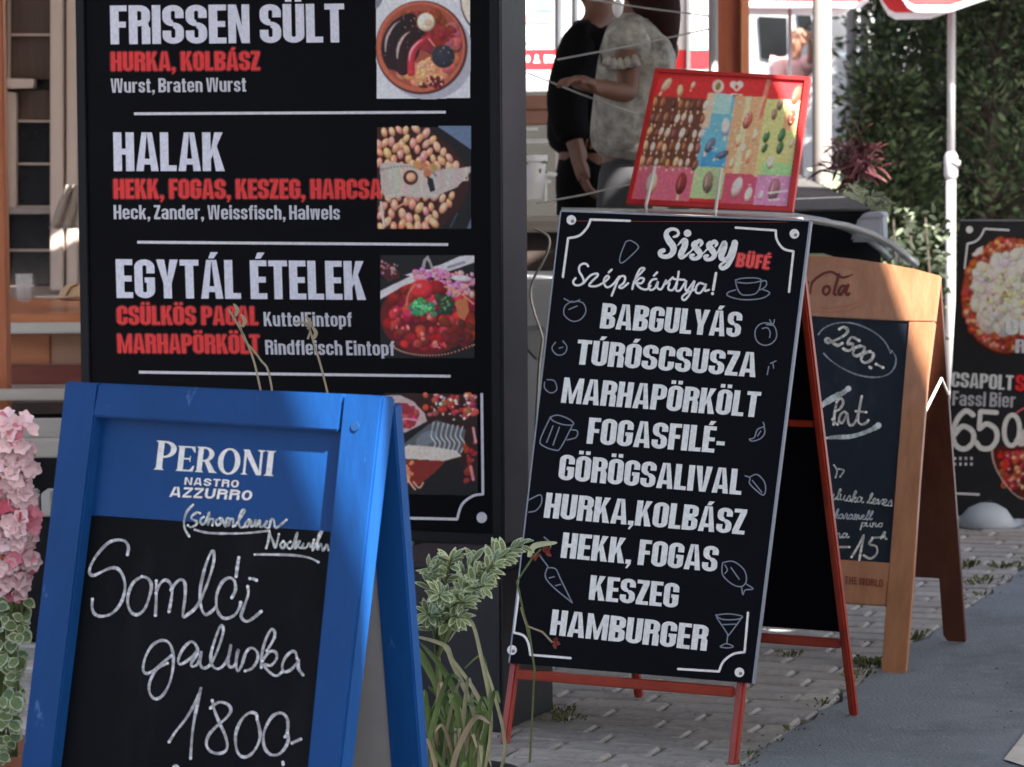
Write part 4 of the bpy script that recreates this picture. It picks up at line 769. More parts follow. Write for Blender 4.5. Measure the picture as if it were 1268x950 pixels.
pr.stroke([(1228, 556), (1231, 574), (1243, 597), (1262, 616), (1290, 622)], 3.2, (186, 160, 150)); pr.poly([(1255, 545), (1268, 530), (1300, 530), (1300, 552), (1262, 553)], (200, 194, 190)); pr.stroke([(1256, 513), (1268, 506), (1280, 504)], 3.4, (206, 96, 100)); pr.build('food_photo', beer)
# foot plate lump in front of it
def lathe(name, c, prof, m, parent=None, n=24, sx=1, sy=1):
    vs, fs = [], []
    for r, z in prof:
        for k in range(n): a = 2 * math.pi * k / n; vs.append(Vector(c) + Vector((r * math.cos(a) * sx, r * math.sin(a) * sy, z)))
    for i in range(len(prof) - 1):
        for k in range(n): a = i * n + k; b = i * n + (k + 1) % n; fs.append([a, b, b + n, a + n])
    fs.append([k for k in range(n)][::-1]); e = (len(prof) - 1) * n; fs.append([e + k for k in range(n)])
    return fixn(meshobj(name, vs, fs, m, parent, smooth=True))
gb = G(1226, 653)
pb = thing('parasol_weight', gb, 'pale blue grey plastic weight lying at the foot of the black poster board', 'weight')
lathe('shell', gb, [(.098, 0), (.102, .012), (.095, .035), (.07, .062), (.035, .078), (.012, .082)], mat('pale_plastic', (.36, .42, .5), .5, var=.08), pb, 28, 1.0, .8)
lathe('cap', gb + Vector((-.0, 0, .08)), [(.016, 0), (.016, .008), (.010, .010)], mat('dark_plastic', (.03, .035, .04), .5), pb, 14)
# ================================================================== ground
CURB0 = G(928, 942); CURB1 = G(1268, 704); cq = (CURB1 - CURB0).normalized(); cpx = Vector((-cq.y, cq.x, 0))   # cpx points to the pavement side
def CW_(p, q, z=0): return CURB0 + cpx * p + cq * q + Vector((0, 0, z))
ASPH = mat('asphalt', (0.15, 0.175, 0.205), 0.9, col2=(0.21, 0.24, 0.275), vs=2.2, bump=0.6, bs=130)
n_ = ASPH.node_tree; b_ = n_.nodes['Principled BSDF']; mixn = [x for x in n_.nodes if x.type == 'MIX'][0]
vo = n_.nodes.new('ShaderNodeTexVoronoi'); vo.inputs['Scale'].default_value = 75; tc_ = [x for x in n_.nodes if x.type == 'TEX_COORD'][0]; n_.links.new(tc_.outputs['Object'], vo.inputs['Vector'])
cr_ = n_.nodes.new('ShaderNodeValToRGB'); cr_.color_ramp.elements[0].position = .955; cr_.color_ramp.elements[0].color = (0, 0, 0, 1); cr_.color_ramp.elements[1].position = .985
sep = n_.nodes.new('ShaderNodeSeparateColor'); n_.links.new(vo.outputs['Color'], sep.inputs[0]); n_.links.new(sep.outputs[0], cr_.inputs[0])
m2 = n_.nodes.new('ShaderNodeMix'); m2.data_type = 'RGBA'; m2.inputs[7].default_value = (.22, .25, .29, 1); n_.links.new(cr_.outputs[0], m2.inputs[0]); n_.links.new(mixn.outputs[2], m2.inputs[6]); n_.links.new(m2.outputs[2], b_.inputs['Base Color'])
SOIL = mat('ground_dirt', (0.075, 0.073, 0.070), 0.95, var=.4, vs=20, bump=.5, bs=60)
Zg = lambda a, z: Vector((a.x, a.y, z))
g0 = meshobj('ground', [(-150, -20, -.02), (150, -20, -.02), (150, 300, -.02), (-150, 300, -.02)], [[0, 1, 2, 3]], mat('far_ground', (.15, .14, .125), .9, var=.2, vs=.8)); tag(g0, kind='structure')
# road edge is a bit ragged
er = [(CW_(random.uniform(-.012, .012) + .008 * math.sin(q * 3), -6 + q * .12, 0)) for q in range(int(22 / .12))]
vs = list(er) + [p - cpx * 14 for p in er]; n = len(er)
road = meshobj('road', vs, [[i, i + n, i + n + 1, i + 1] for i in range(n - 1)], ASPH); tag(road, kind='structure')
mk_ = meshobj('pale_road_patch', [G(1243, 940, .004), G(1300, 868, .004), G(1420, 905, .004), G(1380, 985, .004)], [[0, 3, 2, 1]], mat('pale_patch_surface', (.55, .53, .5), .8, var=.12, vs=20), None); tag(mk_, kind='structure')  # pale flat patch laid on the road at the lower right
pav = bpy.data.objects.new('pavement', None); SC.collection.objects.link(pav); pav.location = CW_(1, 1); tag(pav, kind='structure')
bed = [CW_(-.02, -6, -.012), CW_(9, -6, -.012), CW_(9, 16, -.012), CW_(-.02, 16, -.012)]
meshobj('joint_bed', bed, [[0, 1, 2, 3]], SOIL, pav)
PAVM = [mat('paver_a', (0.30, 0.295, 0.29), .8, var=.3, vs=14, bump=.4, bs=90), mat('paver_b', (0.35, 0.34, 0.33), .8, var=.28, vs=12, bump=.4, bs=90), mat('paver_c', (0.29, 0.28, 0.275), .8, var=.3, vs=16, bump=.4, bs=90)]
for q_ in PAVM: wear(q_, (.10, .095, .09), 5, .52, .75); wear(q_, (.05, .045, .04), 40, .62, .68)
wear(ASPH, (.07, .08, .095), 2.0, .5, .75); wear(ASPH, (.28, .30, .33), 9, .66, .74)
LP, LQ = .205, .100
def stonegeo(p, q, jit=1.0):
    a = .0032; r = .004
    x0, x1, y0, y1 = max(p + a, .004) + random.uniform(0, .002), p + LP - a - random.uniform(0, .002), q + a + random.uniform(-.001, .0015), q + LQ - a + random.uniform(-.0015, .001)
    z = random.uniform(-.0018, .0018); t = random.uniform(-.002, .002); tt = random.uniform(-.002, .002)
    O = [(x0 + r, y0), (x1 - r, y0), (x1, y0 + r), (x1, y1 - r), (x1 - r, y1), (x0 + r, y1), (x0, y1 - r), (x0, y0 + r)]
    O = [(x + random.uniform(-.002, .002), y + random.uniform(-.002, .002)) for x, y in O]
    c = ((x0 + x1) / 2, (y0 + y1) / 2); I = [(c[0] + (x - c[0]) * .94, c[1] + (y - c[1]) * .90) for x, y in O]
    zz = lambda x, y, h: z + h + t * (x - c[0]) * 4 + tt * (y - c[1]) * 4
    v = [CW_(x, y, -.014) for x, y in O] + [CW_(x, y, zz(x, y, -.005)) for x, y in O] + [CW_(x, y, zz(x, y, 0)) for x, y in I]
    f = [[i, (i + 1) % 8, 8 + (i + 1) % 8, 8 + i] for i in range(8)] + [[8 + i, 8 + (i + 1) % 8, 16 + (i + 1) % 8, 16 + i] for i in range(8)] + [list(range(16, 24))]
    return v, f
cnt = 0; sv, sfc, smi = [], [], []
random.seed(11)
for iq in range(-12, 84):
    for ip in range(-1, 30):
        off = (LP / 2 if iq % 2 else 0) + (.03 * math.sin(iq * 1.7)); p = ip * LP + off - LP * .0; q = iq * LQ
        if p < -LP * .72: continue
        c = CW_(p + LP / 2, q + LQ / 2); d = c - CP; X = IW / 2 + FPX * d.dot(RT) / d.dot(FW); Y = IH / 2 - FPX * d.dot(UP) / d.dot(FW)
        v, f = stonegeo(p, q)
        if 590 < X < 1290 and 600 < Y < 985 and cnt < 295 and (X > 1000 or Y > 800):
            meshobj('paver', v, f, PAVM[random.choice((0, 0, 1, 2))], pav, loc=c); cnt += 1
        else:
            k = len(sv); sv += v; sfc += [[a + k for a in ff] for ff in f]; smi += [random.choice((0, 0, 1, 2))] * len(f)
st_ = meshobj('paver_field', sv, sfc, PAVM, pav); st_.data.polygons.foreach_set('material_index', smi); tag(st_, kind='stuff')
# ================================================================== leaves
def leafmesh(name, m_in, m_rim, wd=.34, fold=.12, bend=-.12, n=5, rim=.5):
    vs, fs, mi = [], [], []
    for i in range(n + 1):
        t = i / n; w_ = wd * math.sin(math.pi * min(1, t * .92 + .04)) ** .8 * (1 - .25 * t); z = bend * t * t
        for k, s_ in enumerate((-1, -rim, 0, rim, 1)): vs.append((t, w_ * s_ * .5, z + abs(s_) * fold * w_))
    for i in range(n):
        for k in range(4): a = i * 5 + k; fs.append([a, a + 5, a + 6, a + 1]); mi.append(1 if (k in (0, 3) or i == n - 1) else 0)
    me = bpy.data.meshes.new(name); me.from_pydata(vs, [], fs); me.materials.append(m_in); me.materials.append(m_rim); me.polygons.foreach_set('material_index', mi); me.polygons.foreach_set('use_smooth', [True] * len(fs)); return me
def place(me, name, parent, p, d, up, ln):
    d = Vector(d).normalized(); y = Vector(up).cross(d)
    if y.length < 1e-3: y = Vector((1, 0, 0)).cross(d)
    y.normalize(); z = d.cross(y); base = origin(parent); q = Vector(p) - base
    o = bpy.data.objects.new(name, me); SC.collection.objects.link(o); o.parent = parent
    o.matrix_basis = Matrix(((d.x * ln, y.x * ln, z.x * ln, q.x), (d.y * ln, y.y * ln, z.y * ln, q.y), (d.z * ln, y.z * ln, z.z * ln, q.z), (0, 0, 0, 1))); return o
LG = leafmat('leaf_grey_green', (.17, .24, .11)); LR = leafmat('leaf_pale_rim', (.46, .52, .36)); LD = leafmat('leaf_dark_green', (.035, .06, .02)); LB = leafmat('leaf_burgundy', (.05, .012, .018)); LB2 = leafmat('leaf_burgundy_light', (.14, .05, .05)); STM = leafmat('stem_green', (.12, .15, .06)); STD = mat('dry_stem', (.34, .29, .2), .8, var=.2)
vleaf = leafmesh('variegated_leaf', LG, LR, wd=.46, rim=.62)
TERR = mat('terracotta', (.36, .14, .08), .8, var=.2, bump=.1)
def pot(name, c, r, h, m, label, cat='flower pot', group=None, n=24):
    t = thing(name, c, label, cat, group)
    lathe('pot_body', c, [(r * .7, 0), (r * .95, h * .85), (r * .95, h * .86), (r * .86, h * .9), (r * .5, h * .9)], m, t, n)
    lathe('pot_rim', c, [(r * .955, h * .84), (r * 1.06, h * .85), (r * 1.06, h), (r * .92, h), (r * .9, h * .91)], m, t, n)
    lathe('soil', c, [(r * .88, h * .89), (r * .4, h * .92), (.005, h * .93)], SOIL, t, n); return t
# variegated plant right of the blue board, growing towards the right
random.seed(5)
BASE = G(560, 1010); BASE = Vector((-.09, 5.75, 0)); dk_ = mat('dark_planter', (.016, .017, .024), .5, var=.2, vs=7, bump=.05)
tp1 = thing('tall_planter', G(575, 905), 'tall plain black planter box behind the pale leaved plant', 'planter')
pc = G(572, 905); box('planter_body', pc + Vector((0, .16, .17)), (.30, .3, .34), dk_, tp1, rz=math.radians(-21.5), bev=.006); box('soil', pc + Vector((0, .16, .335)), (.27, .27, .02), SOIL, tp1, rz=math.radians(-21.5))
box('planter_rim', pc + Vector((0, .16, .345)), (.315, .315, .012), dk_, tp1, rz=math.radians(-21.5), bev=.003)
plant1 = thing('variegated_plant', BASE, 'plant with pale rimmed leaves reaching right under the corner of the tall menu case', 'plant')
def branch(parent, root, tips, me, n, ln, jitter=.02, stem=.0035, droop=.3):
    for tip in tips:
        root_ = Vector(root); tip = Vector(tip); mid = (root_ + tip) / 2 + Vector((0, 0, (tip - root_).length * .16))
        path = [Vector(q) for q in crom([tuple(root_), tuple(mid), tuple(tip)], 8)]
        tube('stem', path, [stem * (1 - .6 * i / len(path)) for i in range(len(path))], STM, parent, 5)
        L0 = len(path)
        for i in range(n):
            t = .35 + .65 * (i / max(1, n - 1)) ** .8; p = path[min(L0 - 1, int(t * (L0 - 1)))]; ax = (path[min(L0 - 1, int(t * (L0 - 1)) + 1)] - path[max(0, int(t * (L0 - 1)) - 1)]).normalized()
            r = Vector((random.gauss(0, 1), random.gauss(0, 1), random.gauss(0, 1))); r = (r - ax * r.dot(ax)).normalized()
            d = r * random.uniform(.7, 1.1) + ax * random.uniform(.3, .9) + Vector((0, -.25, .05)) 
            place(me, 'leaf', parent, p + r * .003, d, Vector((random.uniform(-.5, .5), -.8, 1)), random.uniform(.7, 1.15) * ln * (1 - .25 * t))
tips = [P(648, 672, 5.9), P(612, 700, 5.7), P(590, 690, 5.9), P(560, 690, 5.7), P(530, 700, 5.7), P(600, 725, 5.6), P(575, 745, 5.6), P(545, 735, 5.6), P(530, 760, 5.65), P(625, 690, 5.8), P(570, 765, 5.6)]
for i, tpp in enumerate(tips): branch(plant1, Vector((-.14, 5.78, .28)), [tpp], vleaf, 30 if i < 9 else 18, .040)
tube('stem', [Vector((-.14, 5.78, .30)), Vector((-.13, 5.76, .15)), Vector((-.1, 5.75, .0))], .006, STM, plant1, 6)
# spider plant below it
spid = thing('spider_plant', BASE + Vector((-.03, -.15, 0)), 'spider plant with long arching grassy blades beside the right leg of the blue board', 'plant')
GB = [leafmat('blade_green', (.10, .16, .06)), leafmat('blade_pale', (.26, .27, .18)), STD]
def blade(parent, pts, wd, m, name='leaf'):
    q = [Vector(p) for p in crom([tuple(p) for p in pts], 6)]; vs, fs = [], []; n = len(q)
    for i, p in enumerate(q):
        t = (q[min(i + 1, n - 1)] - q[max(i - 1, 0)]).normalized(); s_ = t.cross(Vector((0.2, -1, .1))).normalized(); u = s_.cross(t); w_ = wd * math.sin(math.pi * (.12 + .86 * i / (n - 1))) ** .6 * .5
        vs += [p - s_ * w_ + u * w_ * .35, p, p + s_ * w_ + u * w_ * .35]
    for i in range(n - 1):
        for k in range(2): a = i * 3 + k; fs.append([a, a + 1, a + 4, a + 3])
    return meshobj(name, vs, fs, m, parent, smooth=True)
R0 = P(545, 985, 5.6)
for pts, wd, mi in (
 ([(560, 990), (500, 820), (483, 758)], .016, 0), ([(565, 990), (540, 850), (505, 790), (484, 782)], .014, 0), ([(575, 990), (590, 900), (560, 820), (548, 798), (500, 785)], .012, 1),
 ([(560, 1000), (600, 905), (590, 860), (548, 800)], .011, 1), ([(590, 1000), (608, 900), (596, 815), (580, 766), (555, 795)], .009, 1), ([(580, 1010), (606, 890), (604, 840), (596, 812), (575, 828)], .007, 0),
 ([(602, 1000), (625, 930), (612, 860), (596, 812)], .008, 1), ([(560, 1000), (585, 920), (555, 840), (520, 795)], .016, 0), ([(540, 1000), (530, 900), (515, 850)], .013, 0), ([(548, 1000), (560, 900), (530, 830), (505, 800)], .015, 0),
 ([(545, 1000), (575, 930), (600, 880), (598, 890)], .01, 0), ([(550, 1000), (590, 935), (602, 885), (580, 862)], .009, 0), ([(530, 1000), (520, 940), (540, 880), (560, 850)], .01, 1), ([(540, 1005), (565, 950), (572, 890), (555, 860)], .012, 2),
 ([(520, 1000), (512, 930), (522, 890), (540, 880)], .01, 1), ([(555, 1010), (568, 960), (570, 900)], .014, 2), ([(535, 1010), (540, 960), (530, 905), (516, 885)], .012, 2), ([(600, 1010), (588, 960), (600, 900), (590, 872)], .01, 0), ([(575, 1010), (560, 940), (545, 870), (530, 850)], .013, 0), ([(515, 1005), (530, 950), (520, 900), (510, 870)], .009, 1)):
    d0 = 5.62 + random.uniform(-.12, .1); blade(spid, [P(x, y, d0 + random.uniform(-.03, .03)) for x, y in pts], wd * .8, GB[mi])
for i in range(44):
    x = random.uniform(512, 600); h = random.uniform(40, 150); bx_ = random.uniform(-35, 35); d0 = 5.6 + random.uniform(-.15, .15)
    if x + bx_ > 612: bx_ = -20
    blade(spid, [P(x, 1010, d0), P(x + bx_ * .2, 1000 - h * .6, d0), P(x + bx_, 985 - h, d0 - .02), P(x + bx_ * 1.6, 985 - h + random.uniform(0, 25), d0 - .04)], random.uniform(.005, .011), GB[random.choice((0, 0, 0, 1, 2))])
pot('flower_pot', Vector((-.12, 5.62, 0)), .13, .10, dk_, 'low dark pot that holds the spider plant beside the blue board')
# dry stalks in front of the tall menu
dryp = thing('dry_grass_plant', Vector((-.42, 6.3, 0)), 'thin dry grass stalks rising behind the top edge of the blue board', 'plant')
for pts in ([(350, 640), (322, 480), (306, 425), (283, 383)], [(352, 640), (336, 478), (322, 445), (303, 421), (296, 398)], [(440, 640), (404, 480), (390, 430), (380, 402), (364, 400)], [(381, 420), (384, 408), (377, 398)]):
    tube('stalk', [P(x, y, 6.3) for x, y in crom(pts, 5)], .0022, STD, dryp, 5)
tube('stalk', [P(350, 630, 6.3), P(352, 700, 6.3), Vector((-.42, 6.3, 0))], .003, STD, dryp, 5)
for x, y in ((381, 408), (291, 392), (388, 420), (300, 405)): blade(dryp, [P(x, y, 6.3), P(x + 3, y - 8, 6.3), P(x - 2, y - 16, 6.3)], .008, STD, 'seed_head')
# red flower stems in front of the menu board's lower left corner
rf = thing('red_flower', P(663, 905, 6.2), 'thin stemmed plant with dark red blooms before the lower left corner of the dish list', 'plant')
rf.location.z = 0; RFL = mat('red_petal', (.17, .018, .012), .6, var=.3)
S0 = P(655, 770, 6.22)
tube('stem', [Vector((S0.x, S0.y, 0)), P(662, 830, 6.2), P(655, 780, 6.2), P(645, 752, 6.2)], .0022, STM, rf, 5)
tube('stem', [P(645, 752, 6.2), P(652, 775, 6.2), P(672, 783, 6.2), P(684, 796, 6.2)], .0022, STD, rf, 5)
tube('stem', [P(655, 790, 6.2), P(640, 720, 6.2), P(660, 690, 6.2), P(670, 680, 6.2)], .002, STM, rf, 5)
_pm = leafmesh('red_petal', RFL, RFL, .7)
for x, y, s_ in ((686, 796, .013), (676, 684, .014), (664, 688, .011), (690, 794, .009)):
    for k in range(5):
        a = random.uniform(0, 6.28); place(_pm, 'petal', rf, P(x, y, 6.2), (math.cos(a), -.5, math.sin(a)), (0, -1, .2), s_)
blade(rf, [P(655, 690, 6.2), P(662, 676, 6.2), P(690, 672, 6.2)], .012, LR)
# ---- geranium at the left edge
gr = thing('geranium', P(8, 1010, 4.75), 'geranium with round clusters of pale pink flowers at the left edge', 'flowers'); gr.location.z = 0
PK = [mat('petal_pale', (.84, .62, .66), .6, var=.08), mat('petal_pink', (.72, .26, .34), .6, var=.15), mat('petal_deep', (.52, .10, .16), .6, var=.15)]
pm = [leafmesh('petal', a, a, 1.05, fold=.15, bend=.2, n=4) for a in PK]
random.seed(3)
gs = Vector(P(5, 860, 4.8))
for cx, cy, rr, nf in ((12, 545, 34, 34), (2, 590, 30, 22), (22, 572, 22, 18), (18, 610, 22, 16), (20, 655, 30, 30), (5, 640, 26, 18), (24, 690, 24, 26), (2, 700, 26, 22), (18, 722, 14, 8)):
    c = P(cx, cy, 4.72); tube('stalk', [gs, (gs + c) / 2 + Vector((.01, .05, .03)), c + Vector((0, .03, 0))], .0025, STM, gr, 5)
    for i in range(nf):
        v = Vector((random.gauss(0, 1), random.gauss(0, 1), random.gauss(0, 1))).normalized(); v.y = -abs(v.y); r = rr * 4.72 / FPX * random.uniform(.75, 1.0)
        fc = c + v * r; k = 0 if random.random() < (.82 if cy < 625 else .45) else random.choice((0, 1, 1, 1, 2)); a0 = random.uniform(0, 6.28)
        ax = (v + Vector((0, -.5, 0))).normalized(); s1 = ax.cross(Vector((.1, .2, 1))).normalized(); s2 = ax.cross(s1)
        for q in range(5):
            a = a0 + q * 1.257; dd = s1 * math.cos(a) + s2 * math.sin(a) + ax * .35
            o = place(pm[k], 'petal', gr, fc, dd, ax, random.uniform(.0135, .018))
random.seed(9)
gl_ = leafmesh('geranium_leaf', LG, LR, 1.0, fold=.2, bend=-.15, rim=.7)
for i in range(190):
    x, y = random.uniform(-25, 38), random.uniform(742, 955); x = min(x, 60 - (y - 600) * .11 - 14)
    p = P(x, y, 4.78 + random.uniform(-.06, .12)); place(gl_, 'leaf', gr, p, (random.uniform(-1, 1), -.5, random.uniform(-.6, .8)), (random.uniform(-.4, .4), -1, .6), random.uniform(.015, .028))
for i in range(9): x = random.uniform(-15, 30); tube('stalk', [P(x, 960, 4.85), P(x + random.uniform(-8, 8), 850, 4.84), P(x + random.uniform(-10, 10), 745, 4.82)], .003, STM, gr, 5)
pt = pot('flower_pot', Vector((P(0, 1000, 4.87).x, 4.87, 0)), .10, P(10, 925, 4.87).z, TERR, 'terracotta pot in the lower left corner under the pink geranium')
# ---- weeds at the kerb
LW = leafmat('weed_green', (.10, .115, .04))
random.seed(21)
vs, fs = [], []
def tuft(c, n, h, sp):
    for _ in range(n):
        a = random.uniform(0, 6.28); d = Vector((math.cos(a), math.sin(a), 0)); s_ = Vector((-d.y, d.x, 0)) * random.uniform(.0015, .003); b = c + d * random.uniform(0, sp); k = len(vs); hh = h * random.uniform(.4, 1)
        vs.extend([b - s_, b + s_, b + d * hh * .4 + Vector((0, 0, hh)), b + d * hh * .9 + Vector((0, 0, hh * .8))]); fs.extend([[k, k + 1, k + 2], [k + 1, k + 3, k + 2]])
for x, y, n, h, sp in ((973, 812, 36, .012, .03), (1076, 824, 90, .018, .045), (1063, 838, 40, .014, .04), (700, 892, 40, .014, .04), (1200, 700, 30, .02, .03), (1128, 790, 30, .02, .03), (1245, 700, 30, .02, .03), (1216, 722, 30, .02, .03), (690, 880, 40, .014, .04)):
    for _ in range(3): tuft(G(x + random.uniform(-10, 10), y + random.uniform(-4, 4)), n // 3, h, sp)
for i in range(26): tuft(CW_(random.uniform(-.01, .03), random.uniform(-.5, 4.5)), random.choice((3, 5, 9)), .013, .02)
tag(meshobj('weeds', vs, fs, LW), kind='stuff')
vs, fs = [], []                                         # crumbs of grit and dead leaves on the stones
for i in range(420):
    c = CW_(random.uniform(-1.2, 1.7), random.uniform(-.4, 5), .004) if i < 300 else CW_(random.uniform(-.03, .05), random.uniform(-.5, 4.5), .004); r = random.uniform(.002, .006); k = len(vs)
    for q in range(5): a = q * 1.257; vs.append(c + Vector((math.cos(a) * r, math.sin(a) * r * .7, 0)))
    vs.append(c + Vector((0, 0, r * .7))); fs.extend([[k + q, k + (q + 1) % 5, k + 5] for q in range(5)])
tag(meshobj('grit', vs, fs, mat('grit', (.10, .09, .08), .9, var=.6, vs=30)), kind='stuff')
# ================================================================== ice cream freezer, sign, bar table
GLS = mat('greenish_glass', (.55, .6, .62), .08, var=.03, alpha=.35, spec=.8)
FRZ = mat('freezer_enamel', (.42, .43, .45), .3, var=.05)
ZB = P(900, 262, 7.75).z
fz = thing('ice_cream_freezer', Vector((.62, 8.9, 0)), 'low ice cream chest freezer with curved glass lid behind the menu board', 'freezer')
x0, x1, y0_, y1_ = .0, 1.09, 8.6, 9.25
box('cabinet', ((x0 + x1) / 2, (y0_ + y1_) / 2, .43), (x1 - x0, y1_ - y0_, .86), FRZ, fz, bev=.02)
arc = [(P(x, y, 8.6).x, P(x, y, 8.6).z) for x, y in ((1137, 331), (1125, 319), (1105, 304), (1080, 291), (1050, 281), (1010, 274.5), (900, 270), (700, 267))]
vs = [Vector((a, y0_ + .02, b)) for a, b in arc] + [Vector((a, y1_ - .02, b)) for a, b in arc]; n = len(arc)
lid = meshobj('glass_lid', vs, [[i, i + 1, i + 1 + n, i + n] for i in range(n - 1)], GLS, fz, smooth=True); md = lid.modifiers.new('s', 'SOLIDIFY'); md.thickness = .006
for y in (y0_ + .02, y1_ - .02): tube('lid_trim', [Vector((a, y, b + .002)) for a, b in arc], .009, mat('trim_metal', (.5, .51, .52), .35, metal=.6), fz, 8)
tube('lid_trim', [Vector((arc[3][0], y0_ + .02, arc[3][1])), Vector((arc[3][0], y1_, arc[3][1]))], .006, _m['trim_metal'], fz, 6)
for i in range(5): box('ice_cream_tub', (x0 + .2 + i * .16, 8.92, .885), (.12, .4, .05), mat('tub_%s' % 'abcde'[i], ((.6, .5, .4), (.5, .2, .2), (.6, .6, .5), (.3, .15, .1), (.5, .55, .3))[i], .6), fz, bev=.01)
GW = mat('weathered_table_wood', (.30, .26, .22), .6, col2=(.44, .39, .35), vs=3, stretch=(2, 14, 14), bump=.15)
bt = thing('bar_table', Vector((.1, 8.05, 0)), 'grey plank bar table seen in the gap beside the tall menu case', 'table')
zt = P(670, 274, 7.72).z
for i in range(6): box('plank', (.13, 7.75 + i * .125, zt - .012 - (i % 2) * .002), (.86, .115, .028), GW, bt, bev=.003)
for x in (-.2, .48):
    for y in (7.8, 8.3): box('leg', (x, y, (zt - .03) / 2), (.05, .05, zt - .03), CABF, bt)
# sign of the ices
iu = (P(982, 262, 7.35) - P(774, 252, 7.75)).normalized(); iu = Vector((math.cos(math.radians(20)), -math.sin(math.radians(20)), 0)); ib = Vector((-iu.y, iu.x, 0))
i0 = P(775, 253, 7.9); icf = Fr(i0, iu, Vector((0, 0, 1)) + ib * .32 )
ice = thing('ice_cream_sign', i0 + iu * .2, 'tilted red framed picture sign of ice lollies standing behind the menu board', 'sign')
REDF = mat('sign_red', (.55, .028, .03), .4, var=.1)
IQ = [(811, 84), (1003, 95), (981, 262), (775, 252)]
slab('backing', icf, IQ, -.02, -.003, REDF, ice, .002)
IN = [(816, 89), (996, 99.5), (975, 256), (781, 246.5)]
def iq_(u, v):                                          # position inside the printed sheet
    a = [IN[0][k] + (IN[1][k] - IN[0][k]) * u for k in (0, 1)]; b = [IN[3][k] + (IN[2][k] - IN[3][k]) * u for k in (0, 1)]
    return (a[0] + (b[0] - a[0]) * v, a[1] + (b[1] - a[1]) * v)
slab('frame_rail', icf, [IQ[0], IQ[1], IN[1], IN[0]], -.003, .006, REDF, ice, .001); slab('frame_rail', icf, [IN[3], IN[2], IQ[2], IQ[3]], -.003, .006, REDF, ice, .001)
slab('frame_rail', icf, [IQ[0], IN[0], IN[3], IQ[3]], -.003, .006, REDF, ice, .001); slab('frame_rail', icf, [IN[1], IQ[1], IQ[2], IN[2]], -.003, .006, REDF, ice, .001)
pr = Raster(icf, -.0016, (781, 88, 998, 258), .7); pr.sh = 0; KPR = 1.85
def pq(u0, v0, u1, v1, c, su=0): pr.poly([iq_(u0, v0), iq_(u1, v0), iq_(u1 + su, v1), iq_(u0 + su, v1)], c)
pq(0, 0, 1, 1, (206, 48, 52)); pr.layer = 1
pq(.0, .19, .37, .76, (92, 58, 50)); pq(0, .73, .37, 1, (206, 96, 120)); pq(.37, .16, .57, .72, (98, 160, 214), .0); pq(.37, .72, .57, .97, (160, 200, 140)); pq(.55, .15, .76, .76, (214, 150, 116)); pq(.57, .76, .8, 1, (170, 76, 100)); pq(.76, .16, 1, .78, (176, 178, 122)); pq(.78, .76, 1, 1, (178, 124, 164))
pr.layer = 2; pq(.36, .14, .41, .42, (196, 170, 150)); pq(.41, .14, .53, .3, (146, 186, 226)); pq(.4, .6, .56, .72, (70, 140, 206)); pq(.62, .15, .66, .76, (226, 180, 150)); pq(.8, .66, 1, .76, (140, 186, 130)); pq(.9, .18, 1, .4, (206, 146, 110))
random.seed(31)
def lolly(u, v, c, s=1.0, stick=True, rot=None):
    x, y = iq_(u, v); r = rot if rot is not None else random.uniform(98, 116)
    if stick: t = math.radians(r); pr.layer = 3; pr.stroke([(x + 6 * s * math.cos(t), y + 6 * s * math.sin(t)), (x + 10 * s * math.cos(t), y + 10 * s * math.sin(t))], 1.6 * s, (216, 186, 150), smooth=False, caps=False)
    pr.layer = 4; pr.sh = .5; pr.ell(x, y, 6.9 * s, 3.1 * s, r, c, 14, jit=.03); pr.sh = 0; pr.layer = 5; t = math.radians(r); pr.ell(x - 1.2 * s, y - 1, 4 * s, .7 * s, r, J(tuple(min(255, q + 50) for q in c), 8), 8)
pal = [(106, 66, 52), (130, 84, 64), (196, 150, 120), (214, 176, 156), (88, 52, 46), (160, 108, 80), (226, 196, 180)]
for j in range(5):
    for i in range(9):
        if random.random() < .93: lolly(.025 + i * .042 + random.uniform(-.008, .008), .24 + j * .115 + random.uniform(-.012, .012), J(random.choice(pal), 8), random.uniform(.8, 1.1))
lolly(.07, .10, (216, 150, 130), 1.5, rot=125); lolly(.17, .14, (200, 160, 120), 1.2); lolly(.25, .09, (226, 150, 140), .8)
lolly(.11, .87, (214, 180, 150), 2.1, rot=104); lolly(.30, .86, (110, 46, 44), 2.0, rot=104); lolly(.52, .40, (190, 200, 220), 1.6, rot=95); lolly(.44, .55, (90, 96, 116), 1.5, rot=120); lolly(.53, .62, (70, 80, 100), 1.3, rot=150)
for u, v, c, s in ((.47, .84, (120, 104, 96), 2.0), (.62, .5, (226, 170, 130), 1.2), (.66, .34, (160, 90, 80), 1.6), (.7, .62, (226, 150, 120), 1.4), (.72, .45, (236, 190, 160), 1.1), (.6, .68, (220, 170, 130), 1), (.66, .87, (206, 170, 170), 2), (.74, .92, (226, 200, 190), 1.4), (.83, .28, (120, 96, 84), 1), (.86, .2, (110, 90, 80), 1.1), (.8, .46, (60, 90, 60), 1.1), (.9, .44, (56, 92, 60), 1.3), (.8, .55, (52, 80, 54), .9), (.9, .54, (60, 84, 60), 1.2), (.95, .3, (120, 60, 48), 1.5), (.96, .12, (140, 76, 60), 1.8), (.85, .66, (196, 190, 170), 1.2), (.9, .87, (130, 90, 100), 2.1), (.82, .92, (226, 190, 200), .9), (.97, .5, (206, 170, 160), .8), (.66, .56, (236, 210, 180), .8)):
    lolly(u, v, c, s, stick=False)
for _ in range(90): u, v = random.uniform(.38, .98), random.uniform(.2, .96); x, y = iq_(u, v); pr.ell(x, y, random.uniform(.6, 1.5), random.uniform(.6, 1.2), 0, J((226, 200, 190), 26), 7)
pr.layer = 5
